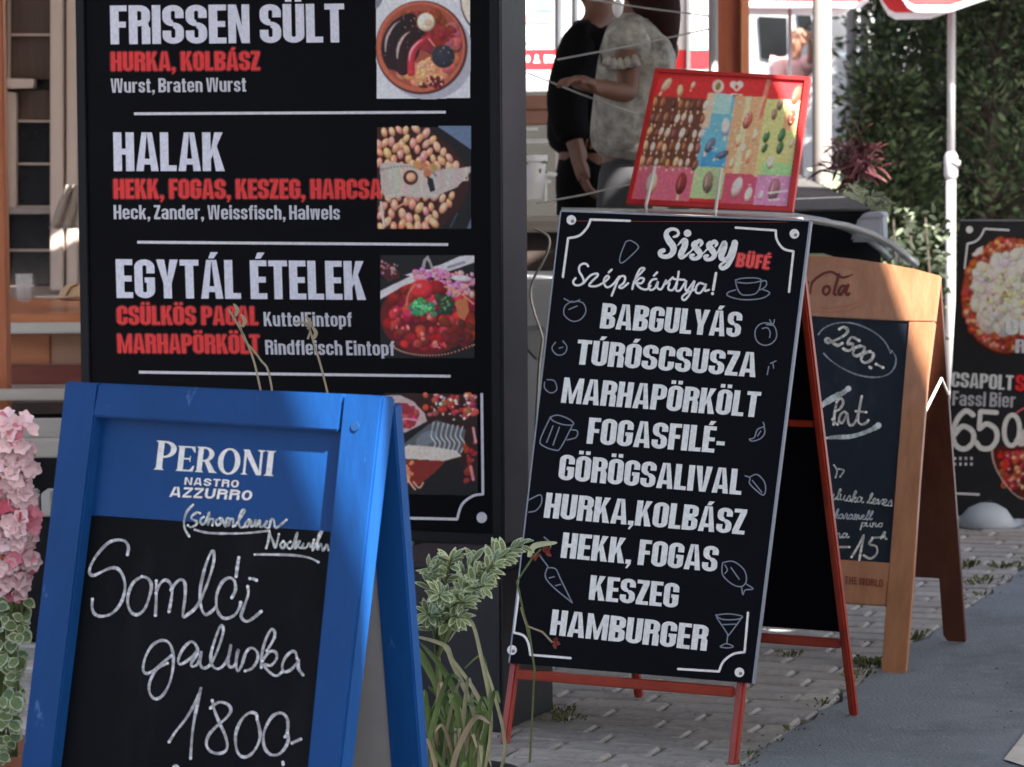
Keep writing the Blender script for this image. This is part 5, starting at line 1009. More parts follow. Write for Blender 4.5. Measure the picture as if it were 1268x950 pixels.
x, y = iq_(.42, .08); pr.ell(x, y + 1, 7.5, 8.5, 0, (226, 176, 168), 16, jit=.05); pr.layer = 6; pr.ell(x, y + 1, 3, 5.2, 20, (110, 112, 70), 12)
pr.layer = 5; x, y = iq_(.545, .07)                      # heart emblem
pr.ell(x - 4, y - 1, 4.6, 4.6, 0, (240, 190, 180), 14); pr.ell(x + 4, y - 1, 4.6, 4.6, 0, (240, 190, 180), 14); pr.poly([(x - 8, y + 1), (x + 8, y + 1), (x, y + 8.5)], (240, 190, 180)); pr.poly([(x - 7, y + 10), (x + 8, y + 10.6), (x + 8, y + 12.6), (x - 7, y + 12)], (240, 190, 180)); pr.layer = 6; pr.ell(x, y + 2, 1.8, 2.6, 0, (196, 50, 50), 10)
pr.layer = 6
for a, b, c, d in ((.87, .9, .985, .875), (.88, .955, .94, .945)): pr.stroke([iq_(a, b), iq_(c, d)], 2.2, (236, 220, 230), smooth=False, caps=False)
pr.stroke([iq_(.76, .02), iq_(.735, .3)], 6, (232, 110, 100), smooth=False, caps=False); pr.stroke([iq_(.74, .15), iq_(.7, .5)], 3, (226, 160, 130), smooth=False, caps=False)
pr.build('printed_pictures', ice); KPR = 1.45
wst = thing('wire_easel', i0 + iu * .22 - ib * .03, 'white wire easel whose two prongs hold the picture sign', 'stand')
for a, b in (((811, 206), (800, 254)), ((893, 209), (886, 262))):
    p = icf.hit(a[0], a[1], .012); q = icf.hit(b[0], b[1], .014); tube('prong', [p, q, q + Vector((0, 0, -.03)), q + ib * .1 + Vector((0, 0, -.03))], .0042, WHITEM, wst, 8)
tube('base_wire', [icf.hit(780, 262, .0) + ib * .07, icf.hit(985, 272, .0) + ib * .07], .004, WHITEM, wst, 6)
# ================================================================== background, right half
def vplane(px, py, dep, th=0):                # upright plane facing the street, turned by th
    return Fr(P(px, py, dep), (math.cos(th), -math.sin(th), 0), (0, 0, 1))
COLM = mat('column_paint', (.20, .185, .18), .75, var=.06, vs=3, bump=.05, bs=20)
def column(x0, x1, dep, label, m=COLM, base=0.0, top=2.9):
    a, b = P(x0, 100, dep), P(x1, 100, dep); w_ = b.x - a.x; c = (a + b) / 2; g = Vector((c.x, dep + w_ / 2, 0))
    t = thing('column', g, label, 'column')
    lathe('shaft', g, [(w_ / 2 * 1.0, .12), (w_ / 2, 1.2), (w_ / 2 * .96, top)], m, t, 24); lathe('plinth', g, [(w_ / 2 * 1.5, 0), (w_ / 2 * 1.5, .08), (w_ / 2 * 1.05, .121)], m, t, 24)
    return t
column(1007, 1031, 11.6, 'thick pale round column left of the dark hedge')
column(1048.5, 1062, 16.8, 'slim pale column between the thick column and the hedge, left of a pair')
column(1065, 1075, 17.2, 'slim pale column nearest the hedge, right of a pair')
REDW = mat('red_brown_timber', (.23, .05, .022), .6, col2=(.34, .085, .035), vs=4, stretch=(9, 9, 1.2), bump=.15, bs=25)
po = P(901, 40, 11.0); pst = thing('timber_post', Vector((po.x, 11.05, 0)), 'broad red brown timber post above the picture sign', 'post')
wpx = (922 - 878) * 11 / FPX
box('post_body', (po.x, 11.05, 1.35), (wpx, .1, 2.7), REDW, pst, bev=.006)
box('cover_strip', (po.x + wpx / 2 - .004, 10.985, 1.35), (.030, .03, 2.7), mat('orange_timber', (.42, .14, .07), .6, col2=(.5, .2, .1), vs=4, stretch=(9, 9, 1.2), bump=.1), pst, bev=.003)
# ---- white van
VANW = mat('van_white', (.50, .51, .53), .35, var=.04, coat=.6); VGL = mat('van_glass', (.012, .014, .018), .06, var=.3, spec=.9); VRED = mat('van_red', (.62, .03, .04), .35, var=.05); TYR = mat('tyre', (.02, .02, .02), .8); RIM = mat('rim', (.5, .5, .52), .35, metal=.7)
th = math.radians(25); vo_ = P(1064, 120, 18.2); vd = Vector((math.cos(th), -math.sin(th), 0))
vfr = Fr(Vector((vo_.x, vo_.y, 0)), vd, (0, 0, 1))
van = thing('van', vfr.W(-2.3, 0, 0), 'white van with dark windows and a red band parked behind the timber post', 'van')
def vz(px, py): return vfr.ab(vfr.hit(px, py, 0))
prof = [(-5.2, .35), (-.12, .35), (-.02, .55), (0, 1.2), vz(1062, 108), vz(1050, 76), vz(1034, 64), vz(1000, -30), (-1.75, 2.75), (-5.2, 2.75)]
slabl('body', vfr, prof, -1.9, 0, VANW, van, .03)
slab('side_window', vfr, [(938, 20), (974, 22), (975, 66), (966, 78), (942, 72)], 0, .012, VGL, van, .004)
slab('side_window', vfr, [(986, 14), (1003, 16), (1008, 40), (988, 34)], 0, .012, VGL, van, .004)
for q in ((-1.0), (-4.2)):
    c = vfr.W(q, .34, -.1); wv = []; ws = []
    def wheel(c, r, wd, m, nm, par, bump_=.0):
        pts = []; n = 24
        f = [c + vd * r * math.cos(2 * math.pi * i / n) + Vector((0, 0, r * math.sin(2 * math.pi * i / n))) + vfr.n * wd for i in range(n)]
        return prism(nm, f, [p - vfr.n * wd * 2 for p in f], m, par, .01)
    w0 = wheel(c, .34, .11, TYR, 'wheel', van); wheel(c + vfr.n * .02, .2, .1, RIM, 'rim', w0)
slabl('red_band', vfr, [(-5.2, vz(800, 85)[1]), (vz(905, 85)[0], vz(905, 85)[1]), (vz(905, 62)[0], vz(905, 62)[1]), (-5.2, vz(800, 62)[1])], .0, .004, VRED, van)
mr = slab('side_mirror', vfr, [(1000, 30), (1010, 31), (1012, 44), (1002, 46)], .04, .16, mat('mirror_black', (.03, .03, .035), .4), van, .01)
slab('head_lamp', vfr, [(1050, 88), (1060, 92), (1060, 106), (1052, 104)], 0, .01, mat('lamp_glass', (.5, .52, .55), .1), van, .003)
slab('sill_trim', vfr, [(1063, 112), (1048, 150), (1040, 152), (1058, 110)], 0, .01, mat('mirror_black', (0, 0, 0)), van, .002)
# ---- board with notices beside the tall menu case
nf_ = vplane(670, 100, 12.4, .05)
nb = thing('notice_board', Vector((nf_.o.x, 12.45, 0)), 'white kiosk panel with green and pink notices just right of the tall menu case', 'notice board')
slab('panel', nf_, [(600, -90), (877, -90), (877, 112), (600, 114)], -.04, 0, mat('kiosk_white', (.52, .53, .56), .5, var=.03), nb, .004)
for q in ((690.5, 695.5), (711.5, 716)): slab('mullion', nf_, [(q[0], -90), (q[1], -90), (q[1], 112), (q[0], 112)], 0, .02, mat('kiosk_grey', (.10, .11, .13), .5), nb, .002)
slab('mullion', nf_, [(850, -90), (855, -90), (855, 111), (850, 111)], 0, .02, mat('kiosk_pale', (.5, .51, .54), .5), nb, .002)
slab('mullion', nf_, [(645, -90), (650.5, -90), (650.5, 104), (645, 104)], 0, .02, mat('kiosk_beige', (.5, .46, .42), .5), nb, .002)
slab('base_panel', nf_, [(600, 114.5), (877, 112.5), (877, 430), (600, 430)], -.04, -.004, mat('kiosk_base_dark', (.012, .012, .010), .7, var=.4, vs=6), nb, .004); slab('red_band', nf_, [(651, 61.5), (690, 61), (690, 85), (651, 85.5)], 0, .004, VRED, nb); slab('red_band', nf_, [(716.5, 61), (850, 62), (850, 85), (716.5, 85)], 0, .004, VRED, nb); slab('red_band', nf_, [(855.5, 62), (877, 62), (877, 85), (855.5, 85)], 0, .004, VRED, nb)
pr = Print(nf_, .0045)
pr.poly([(664, -20), (684, -20), (684, 14), (664, 14)], (96, 172, 128)); pr.poly([(651, 18), (684, 18), (684, 29), (651, 28.5)], (206, 120, 130)); pr.poly([(651, 36), (659, 36), (658, 54), (651, 53)], (176, 186, 214)); pr.layer = 1
[pr.ell(657 + i * 5, 24, 1.8, 2.2, 0, (238, 190, 196), 8) for i in range(5)]
pr.ell(653.5, 73, 3, 4.4, 0, (240, 200, 204), 12); pr.ell(664.5, 70, 2.2, 2.4, 0, (244, 220, 222), 10); pr.poly([(660.5, 78), (669, 78), (666, 72), (663, 72)], (244, 220, 222)); pr.poly([(674, 68), (690, 69), (690, 73), (678, 73), (678, 78), (674, 78)], (240, 205, 208)); pr.poly([(679, 74.5), (689, 75), (689, 77.5), (679, 77.5)], (240, 205, 208)); pr.stroke([(655, 6), (659, 0), (661, 8), (656, 12)], 1.4, (170, 180, 190)); tag(pr.build('printed_notice', nb), kind='stuff')
# ---- brown crate and small rack between case and people
cf_ = vplane(667, 136, 11.0); bx_ = thing('planter_box', Vector((cf_.o.x - .05, 11.1, 0)), 'red brown wooden box standing on a rack beside the person in black', 'box')
slab('front_board', cf_, [(600, 118), (686, 118), (685, 135.5), (600, 136)], -.3, 0, mat('box_brown', (.30, .15, .11), .6, var=.1, bump=.1), bx_, .004)
slab('front_board', cf_, [(600, 137), (685, 136.5), (684, 154), (600, 155)], -.3, -.002, _m['box_brown'], bx_, .004)
rk = thing('shelf_rack', Vector((cf_.o.x - .05, 11.2, 0)), 'white metal shelf rack below the red brown box', 'shelf')
zr = lambda y: P(650, y, 11.2).z
beam('upright', P(649.5, 158, 11.0), Vector((P(649.5, 158, 11).x, 11.0, 0)), .012, .012, WHITEM, rk); beam('upright', P(600, 158, 11.0), Vector((P(600, 158, 11).x, 11.0, 0)), .012, .012, WHITEM, rk)
beam('upright', P(690, 158, 11.35), Vector((P(690, 158, 11.35).x, 11.35, 0)), .012, .012, WHITEM, rk)
beam('shelf', P(600, 160, 11.1), P(666, 160, 11.1), .008, .2, WHITEM, rk, side=(0, 0, 1)); beam('shelf', P(600, 176, 11.1), P(684, 175, 11.1), .014, .3, WHITEM, rk, side=(0, 0, 1))
ptt = pot('flower_pot', P(659, 247, 9.0), .042, .125, mat('white_pot', (.62, .62, .66), .5), 'white tapered pot with a small green plant on the bar table')
sp2 = thing('small_plant', P(661, 222, 9.0), 'small bushy green plant in the white pot on the bar table', 'plant')
random.seed(4); gm = leafmesh('small_leaf', LG, leafmat('leaf_mid_green', (.07, .12, .045)), .45)
for i in range(46): place(gm, 'leaf', sp2, P(659 + random.uniform(-8, 12), random.uniform(196, 220), 9.0 + random.uniform(-.03, .03)), (random.uniform(-1, 1), -.4, random.uniform(0, 1)), (0, -1, .5), .022)
wt = thing('fish_dish', P(680, 222, 9.3), 'small white two tiered stand behind the white pot', 'dish')
box('tray', P(679, 216, 9.3), (.05, .05, .012), WHITEM, wt, bev=.003); box('tray', P(676, 225, 9.3), (.03, .03, .012), WHITEM, wt, bev=.003); tube('rod', [P(676, 214, 9.3), P(676, 250, 9.3)], .004, WHITEM, wt, 6)
# wire chair back and grey block in the gap
wc = thing('wire_chair', Vector((P(665, 400, 7.9).x, 7.9, 0)), 'curved grey wire chair back in the narrow gap between the two menus', 'chair'); WIRE = mat('wire_grey', (.32, .31, .29), .35, metal=.5)
tube('back_wire', [P(x, y, 7.6) for x, y in crom([(662, 283), (678, 292), (680, 305), (672, 325), (661, 345), (657, 365), (662, 388), (669, 408), (672, 420)], 5)], .0035, WIRE, wc, 6)
tube('leg', [P(672, 418, 7.6), P(668, 450, 7.6), P(664, 520, 7.6), Vector((P(660, 600, 7.6).x, 7.6, 0))], .0045, WIRE, wc, 6); tube('leg', [P(692, 400, 7.7), P(690, 500, 7.7), Vector((P(690, 600, 7.7).x, 7.75, 0))], .0045, WIRE, wc, 6)
slab('seat', vplane(662, 430, 7.65), [(646, 418), (655, 412), (676, 410), (674, 446), (664, 448), (648, 430)], -.3, 0, GREYB, wc, .006)
# dark furniture mass under the tables (cabinet sides)
cbn = thing('dark_counter', Vector((.3, 9.6, 0)), 'dark wooden counter standing behind the bar table', 'counter')
box('counter_body', (.3, 9.75, .48), (1.2, .3, .96), mat('dark_brown', (.035, .022, .018), .6, var=.3, vs=5, bump=.1), cbn, bev=.005)
box('counter_top', (.3, 9.73, .975), (1.24, .36, .028), mat('dark_brown_top', (.08, .055, .045), .5, var=.3, vs=6), cbn, bev=.004)
# ---- parasols seen at the top edge
PRED = mat('parasol_red', (.55, .03, .035), .8, var=.08); PWH = mat('parasol_white', (.72, .73, .77), .8, var=.04)
def valance_parasol(pole_px, fx0, fx1, ylow, dep, prof, label, joint=None):
    xa, xb = P(fx0, ylow, dep).x, P(fx1, ylow, dep).x; wd = xb - xa; zl = P(fx0, ylow, dep).z; cx = P(pole_px, 100, dep + wd / 2).x; c = Vector(((xa + xb) / 2, dep + wd / 2, 0))
    t = thing('parasol', Vector((cx, c.y, 0)), label, 'parasol')
    def flap(o, u, nrm):
        N = 22; vs, fs, mi = [], [], []
        for i in range(N + 1):
            s_ = i / N; lift = prof(s_); cor = .0
            for k, (f_) in enumerate((0, .08, .13, 1)):
                z = zl + lift + (zt_ - zl - lift) * f_ if f_ > .12 else zl + lift + f_ * .16
                vs.append(o + u * s_ * wd + nrm * (.02 * math.sin(s_ * 9) * (1 - f_)) + Vector((0, 0, z)))
        for i in range(N):
            for k in range(3): a = i * 4 + k; fs.append([a, a + 4, a + 5, a + 1]); mi.append(0 if k < 2 else 1)
        me = meshobj('valance', vs, fs, [PWH, PRED], t, smooth=True); me.data.polygons.foreach_set('material_index', mi); md = me.modifiers.new('s', 'SOLIDIFY'); md.thickness = .003
    zt_ = zl + .22
    flap(Vector((xa, dep, 0)), Vector((1, 0, 0)), Vector((0, -1, 0)))
    flap(Vector((xa, dep + wd, 0)), Vector((1, 0, 0)), Vector((0, 1, 0)))
    ap = Vector((c.x, c.y, zt_ + .25)); q = [Vector((xa, dep, zt_)), Vector((xb, dep, zt_)), Vector((xb, dep + wd, zt_)), Vector((xa, dep + wd, zt_))]
    cn = meshobj('canopy', q + [ap], [[0, 1, 4], [1, 2, 4], [2, 3, 4], [3, 0, 4]], PRED, t); md = cn.modifiers.new('s', 'SOLIDIFY'); md.thickness = .004
    return t, cx, c.y
tA, ax_, ay_ = valance_parasol(978, 886, 1082, 11, 13.6, lambda s: .085 * max(0, (abs(s - .5) - .40) * 10) ** 2 + .01 * (.5 - s), 'red parasol with white edge whose hem shows above the picture sign')
tube('pole', [Vector((ax_, ay_, 0)), Vector((ax_, ay_, 2.3))], .0085, mat('pole_grey', (.45, .45, .46), .4, metal=.4), tA, 10)
tB, bx2, by2 = valance_parasol(1178, 1106, 1300, 16, 13.0, lambda s: .14 * max(0, (.14 - s) * 7) ** 2 + .21 * max(0, s - .36), 'red parasol with white edge hanging over the dark hedge at the upper right')
PW_ = mat('pole_white', (.34, .33, .35), .4, var=.05)
zj0, zj1 = P(1178, 217, by2).z, P(1178, 188, by2).z
tube('pole', [Vector((bx2, by2, .1)), Vector((bx2, by2, zj0))], .0205, PW_, tB, 14); tube('pole', [Vector((bx2, by2, zj0)), Vector((bx2, by2, 2.3))], .0165, PW_, tB, 14)
lathe('clamp', Vector((bx2, by2, zj0)), [(.021, -.02), (.029, .0), (.029, zj1 - zj0 - .02), (.018, zj1 - zj0)], PW_, tB, 16)
tube('knob', [Vector((bx2, by2 - .02, zj0 + .05)), Vector((bx2 + .034, by2 - .03, zj0 + .05))], .012, PW_, tB, 8); tube('pin', [Vector((bx2 - .02, by2, zj0 - .025)), Vector((bx2 - .03, by2, zj0 - .025))], .009, CABF, tB, 8)
lathe('base', Vector((bx2, by2, 0)), [(.25, 0), (.25, .05), (.05, .1), (.035, .2)], mat('base_grey', (.25, .25, .26), .7), tB, 20)
# ---- hedge trees
LC = [leafmat('hedge_dark', (.020, .030, .014)), leafmat('hedge_mid', (.042, .064, .028)), leafmat('hedge_light', (.11, .15, .075))]
BARK = mat('bark', (.06, .045, .035), .9, bump=.4)
def tree(base, hgt, rad, nclump, nl, ls, label, seed, zlow=.05):
    random.seed(seed); t = thing('conifer_tree', base, label, 'tree', 'dark trees on the right')
    tr = [base + Vector((random.uniform(-.02, .02) * k, 0, hgt * .95 * k / 6)) for k in range(7)]; vs, fs = tubegeo(tr, [rad * .08 * (1 - k / 7) + .006 for k in range(7)], 8)
    cl = []
    for _ in range(nclump):
        h = random.uniform(zlow, 1) ** .9; a = random.uniform(0, 6.283); r = rad * (1 - h ** 2.2 * .75) * random.uniform(.55, 1.0); c = base + Vector((r * math.cos(a), r * math.sin(a), h * hgt)); cl.append((c, random.uniform(.07, .15)))
        if _ % 3 == 0: vs, fs = tubegeo([base + Vector((0, 0, h * hgt * .85)), (base + c) / 2 + Vector((0, 0, h * hgt * .45)), c], [.012, .008, .003], 5, vs, fs)
    meshobj('trunk', vs, fs, BARK, t)
    lv, lf, mi = [], [], []
    for c, r in cl:
        base_m = random.choice((0, 0, 0, 1, 1, 2))
        for _ in range(nl):
            v = Vector((random.gauss(0, 1), random.gauss(0, 1), random.gauss(0, .8))); p = c + v * r * .55; d = (v.normalized() + Vector((0, 0, random.uniform(-.2, .6)))).normalized(); s_ = d.cross(Vector((random.gauss(0, 1), random.gauss(0, 1), random.gauss(0, 1)))).normalized(); L = ls * random.uniform(.5, 2.1); W_ = L * random.uniform(.12, .26); k = len(lv)
            lv += [p, p + d * L * .5 + s_ * W_, p + d * L, p + d * L * .5 - s_ * W_]; lf.append([k, k + 1, k + 2, k + 3]); mi.append(min(2, base_m + (random.random() < .12)))
    o = meshobj('crown', lv, lf, LC, t); o.data.polygons.foreach_set('material_index', mi); return t
X_ = lambda px, d: (px - IW / 2) / FPX * d
for i, (px, d, h, r, sd, lb) in enumerate(((1150, 16.5, 2.9, .42, 1, 'dense dark evergreen tree directly behind the white parasol pole'), (1235, 15.6, 3.0, .45, 2, 'dense dark evergreen tree above the poster board at the right edge'), (1095, 15.2, 1.55, .26, 3, 'low dark bush behind the burgundy leaved plant'), (1300, 17, 3.0, .5, 5, 'dense dark evergreen tree at the far right end of the hedge'), (1190, 17.6, 3.1, .5, 6, 'dense dark evergreen tree in the second row between two others'))):
    tree(Vector((X_(px, d), d, 0)), h, r, 420 if h > 2 else 200, 44, .034, lb, sd)
tree(Vector((X_(1100, 17.3), 17.3, 0)), 2.6, .22, 110, 34, .034, 'thin dark tree with bright gaps showing through, left of the parasol pole', 8, .5)
tree(Vector((4.4, 21.5, 0)), 4.6, 1.0, 520, 40, .07, 'broad dark tree far behind the two evergreen trees, left one', 14)
tree(Vector((6.2, 21.0, 0)), 4.6, 1.0, 480, 40, .07, 'broad dark tree far behind the evergreen trees, beyond the right edge', 15)
# light wall behind the hedge and planter wall
wl = thing('garden_wall', Vector((2.2, 21, 0)), 'pale low wall behind the columns', 'wall'); box('wall_body', (3.2, 21, .62), (4.6, .3, 1.24), mat('pale_render', (.26, .24, .22), .8, var=.08, vs=2, bump=.1), wl, bev=.01); box('coping', (3.2, 21, 1.26), (4.7, .4, .05), COLM, wl, bev=.01)
hw2_ = thing('house', Vector((2.2, 26, 0)), 'white rendered house glimpsed through the foliage', 'house'); box('wall', (2.2, 26, 2.6), (2.4, .4, 5.2), mat('white_render', (.26, .25, .24), .8, var=.05, bump=.1), hw2_, bev=.02)
wn = box('window', (2.6, 25.77, 2.0), (.5, .06, .7), mat('window_frame_grey', (.3, .3, .3), .5), hw2_); box('pane', (2.6, 25.73, 2.0), (.42, .02, .62), VGL, wn)
# ---- long black planter with burgundy and silver plants
lp = thing('long_planter', P(1040, 300, 10.5), 'long black planter trough running towards the hedge', 'planter'); lp.location.z = 0
A0, A1 = P(984, 212, 12.6), P(1091, 262, 9.3); u_ = (Vector((A1.x, A1.y, 0)) - Vector((A0.x, A0.y, 0))).normalized(); s_ = Vector((-u_.y, u_.x, 0))
if s_.y < 0: s_ = -s_
f = [A0, A1, A1 + s_ * .3, A0 + s_ * .3]; prism('trough', f, [Vector((p.x, p.y, .45)) for p in f], mat('anthracite', (.007, .008, .012), .6, var=.2, vs=4, spec=.12), lp, .006)
f2 = [p + Vector((0, 0, .008)) for p in (A0 + s_ * .03, A1 + s_ * .03, A1 + s_ * .27, A0 + s_ * .27)]; prism('soil', f2, [p - Vector((0, 0, .006)) for p in f2], SOIL, lp)
for q in (.1, .9): c = A0 + (A1 - A0) * q + s_ * .15; box('foot', (c.x, c.y, .225), (.12, .12, .45), CABF, lp)
random.seed(12)
bur = thing('burgundy_plant', P(1055, 240, 10.6), 'dark burgundy leaved plant in the long black planter', 'plant'); bm_ = leafmesh('burgundy_leaf', LB, LB2, .22, fold=.2, bend=-.35, rim=.8)
for _ in range(150):
    cxp, cyp = random.choice(((1035, 205), (1050, 190), (1062, 180), (1070, 195), (1055, 210), (1078, 205))); p = P(cxp + random.gauss(0, 7), cyp + random.gauss(0, 7) + 4, 10.6 + random.uniform(-.15, .15)); v = Vector(((p - P(1056, 205, 10.6)).x * 4 + random.gauss(0, .35), -.4, random.uniform(-.2, .9))); place(bm_, 'leaf', bur, p, v, (random.uniform(-.5, .5), -.6, 1), random.uniform(.04, .085))
for _ in range(10): q = P(1056 + random.gauss(0, 12), 195, 10.6); tube('stem', [P(1056, 245, 10.6), (P(1056, 225, 10.6) + q) / 2, q], .004, LB2, bur, 5)
sil = thing('silver_trailing_plant', P(1050, 240, 9.9), 'pale grey green foliage trailing over the rim of the long black planter', 'plant'); sm_ = leafmesh('silver_leaf', leafmat('leaf_silver', (.11, .14, .08)), leafmat('leaf_silver_rim', (.24, .27, .19)), .4)
for _ in range(190):
    t = random.random() ** .8; xx = 1006 + t * 88; yy = 208 + t * 47; d = 12.2 - t * 2.9; yy += random.gauss(3, 4 + 6 * t); place(sm_, 'leaf', sil, P(xx + random.gauss(0, 4), yy, d - .06), (random.gauss(0, 1), -.5, random.gauss(-.2, .6)), (random.uniform(-.4, .4), -1, .6), random.uniform(.022, .045))
gp = thing('water_can', P(1075, 290, 9.1), 'pale grey plastic tub on the near end of the long black planter', 'tub')
slab('tub_body', vplane(1075, 285, 9.15, .2), [(1052, 300), (1062, 272), (1070, 266), (1090, 265), (1093, 270), (1094, 300)], -.16, 0, mat('grey_plastic', (.36, .38, .43), .5), gp, .008)
slab('tub_rim', vplane(1075, 285, 9.14, .2), [(1064, 270), (1070, 264), (1092, 263), (1095, 269)], -.17, .006, _m['grey_plastic'], gp, .003)
# light wilting blooms low in the hedge
bl = thing('white_flower_bush', P(1150, 420, 12.4), 'leafy bush with small pale leaves behind the wooden board', 'plant'); bl.location.z = 0; random.seed(17)
lm3 = leafmesh('pale_leaf', leafmat('leaf_pale_lilac', (.10, .10, .10)), LC[2], .5); lm4 = leafmesh('bush_leaf', leafmat('bush_dark', (.010, .015, .008)), leafmat('bush_mid', (.02, .028, .015)), .5)
for _ in range(260): place(lm4 if random.random() < .86 else lm3, 'leaf', bl, P(random.uniform(1092, 1172), random.uniform(262, 420), 12.4 + random.uniform(-.3, .2)), (random.gauss(0, 1), -.6, random.gauss(0, .8)), (random.uniform(-.4, .4), -1, .6), random.uniform(.025, .045))
for x in (1110, 1130, 1150): tube('stem', [Vector((X_(x, 12.5), 12.5, 0)), P(x + 4, 380, 12.5), P(x - 4, 270, 12.5)], .005, BARK, bl, 5)
# ================================================================== people
def skin(name, chains, m, parent, root=0, sub=2):
    """chains: list of point lists [(vec, radius)...]; first points that coincide are welded"""
    vs, rs, es = [], [], []
    def add(p, r):
        for i, q in enumerate(vs):
            if (q - p).length < 1e-4: return i
        vs.append(p); rs.append(r); return len(vs) - 1
    for ch in chains:
        pv = None
        for p, r in ch:
            i = add(Vector(p), r)
            if pv is not None and pv != i: es.append((pv, i))
            pv = i
    base = origin(parent); me = bpy.data.meshes.new(name); me.from_pydata([tuple(v - base) for v in vs], es, []); o = bpy.data.objects.new(name, me); SC.collection.objects.link(o); o.parent = parent; me.materials.append(m)
    md = o.modifiers.new('skin', 'SKIN'); md.use_smooth_shade = True
    for i, sv_ in enumerate(me.skin_vertices[0].data): r = rs[i]; sv_.radius = r if isinstance(r, tuple) else (r, r); sv_.use_root = (i == root)
    s2 = o.modifiers.new('sub', 'SUBSURF'); s2.levels = sub; s2.render_levels = sub; return o
SKIN = mat('skin', (.34, .17, .11), .55, var=.06); SKIN2 = mat('skin_tan', (.12, .05, .03), .55, var=.06); HAIR = mat('dark_hair', (.018, .005, .004), .7, spec=.1, var=.4, vs=30, stretch=(10, 10, 1), bump=.4, bs=60); BLK = mat('black_cloth', (.003, .003, .004), .9, spec=.1, var=.3, vs=10, bump=.2, bs=40)
LACE = mat('patterned_blouse', (.10, .095, .085), .9, col2=(.42, .40, .37), vs=26, bump=1.0, bs=18); PINKC = mat('pink_cloth', (.72, .42, .42), .8, var=.15, vs=10); JEAN = mat('dark_trousers', (.03, .03, .035), .8, var=.2)
def hand(c, d, up, s=1.0):
    d = Vector(d).normalized(); up = Vector(up).normalized(); sd = d.cross(up).normalized(); ch = []
    palm = c + d * .045 * s; ch.append([(c, .022 * s), (palm, .026 * s), (c + d * .085 * s, .02 * s)])
    for k, (o_, l) in enumerate(((-.026, .062), (-.009, .072), (.009, .068), (.026, .052))):
        b = c + d * .082 * s + sd * o_ * s; ch.append([(palm, .026 * s), (b, .0095 * s), (b + d * l * .5 * s - up * .008, .0085 * s), (b + d * l * .8 * s - up * .03, .007 * s)])
    tb = c + d * .03 * s - sd * .032 * s; ch.append([(c, .022 * s), (tb, .011 * s), (tb + d * .03 * s - sd * .014 * s, .0095 * s), (tb + d * .055 * s - sd * .012 * s - up * .01, .008 * s)]); return ch
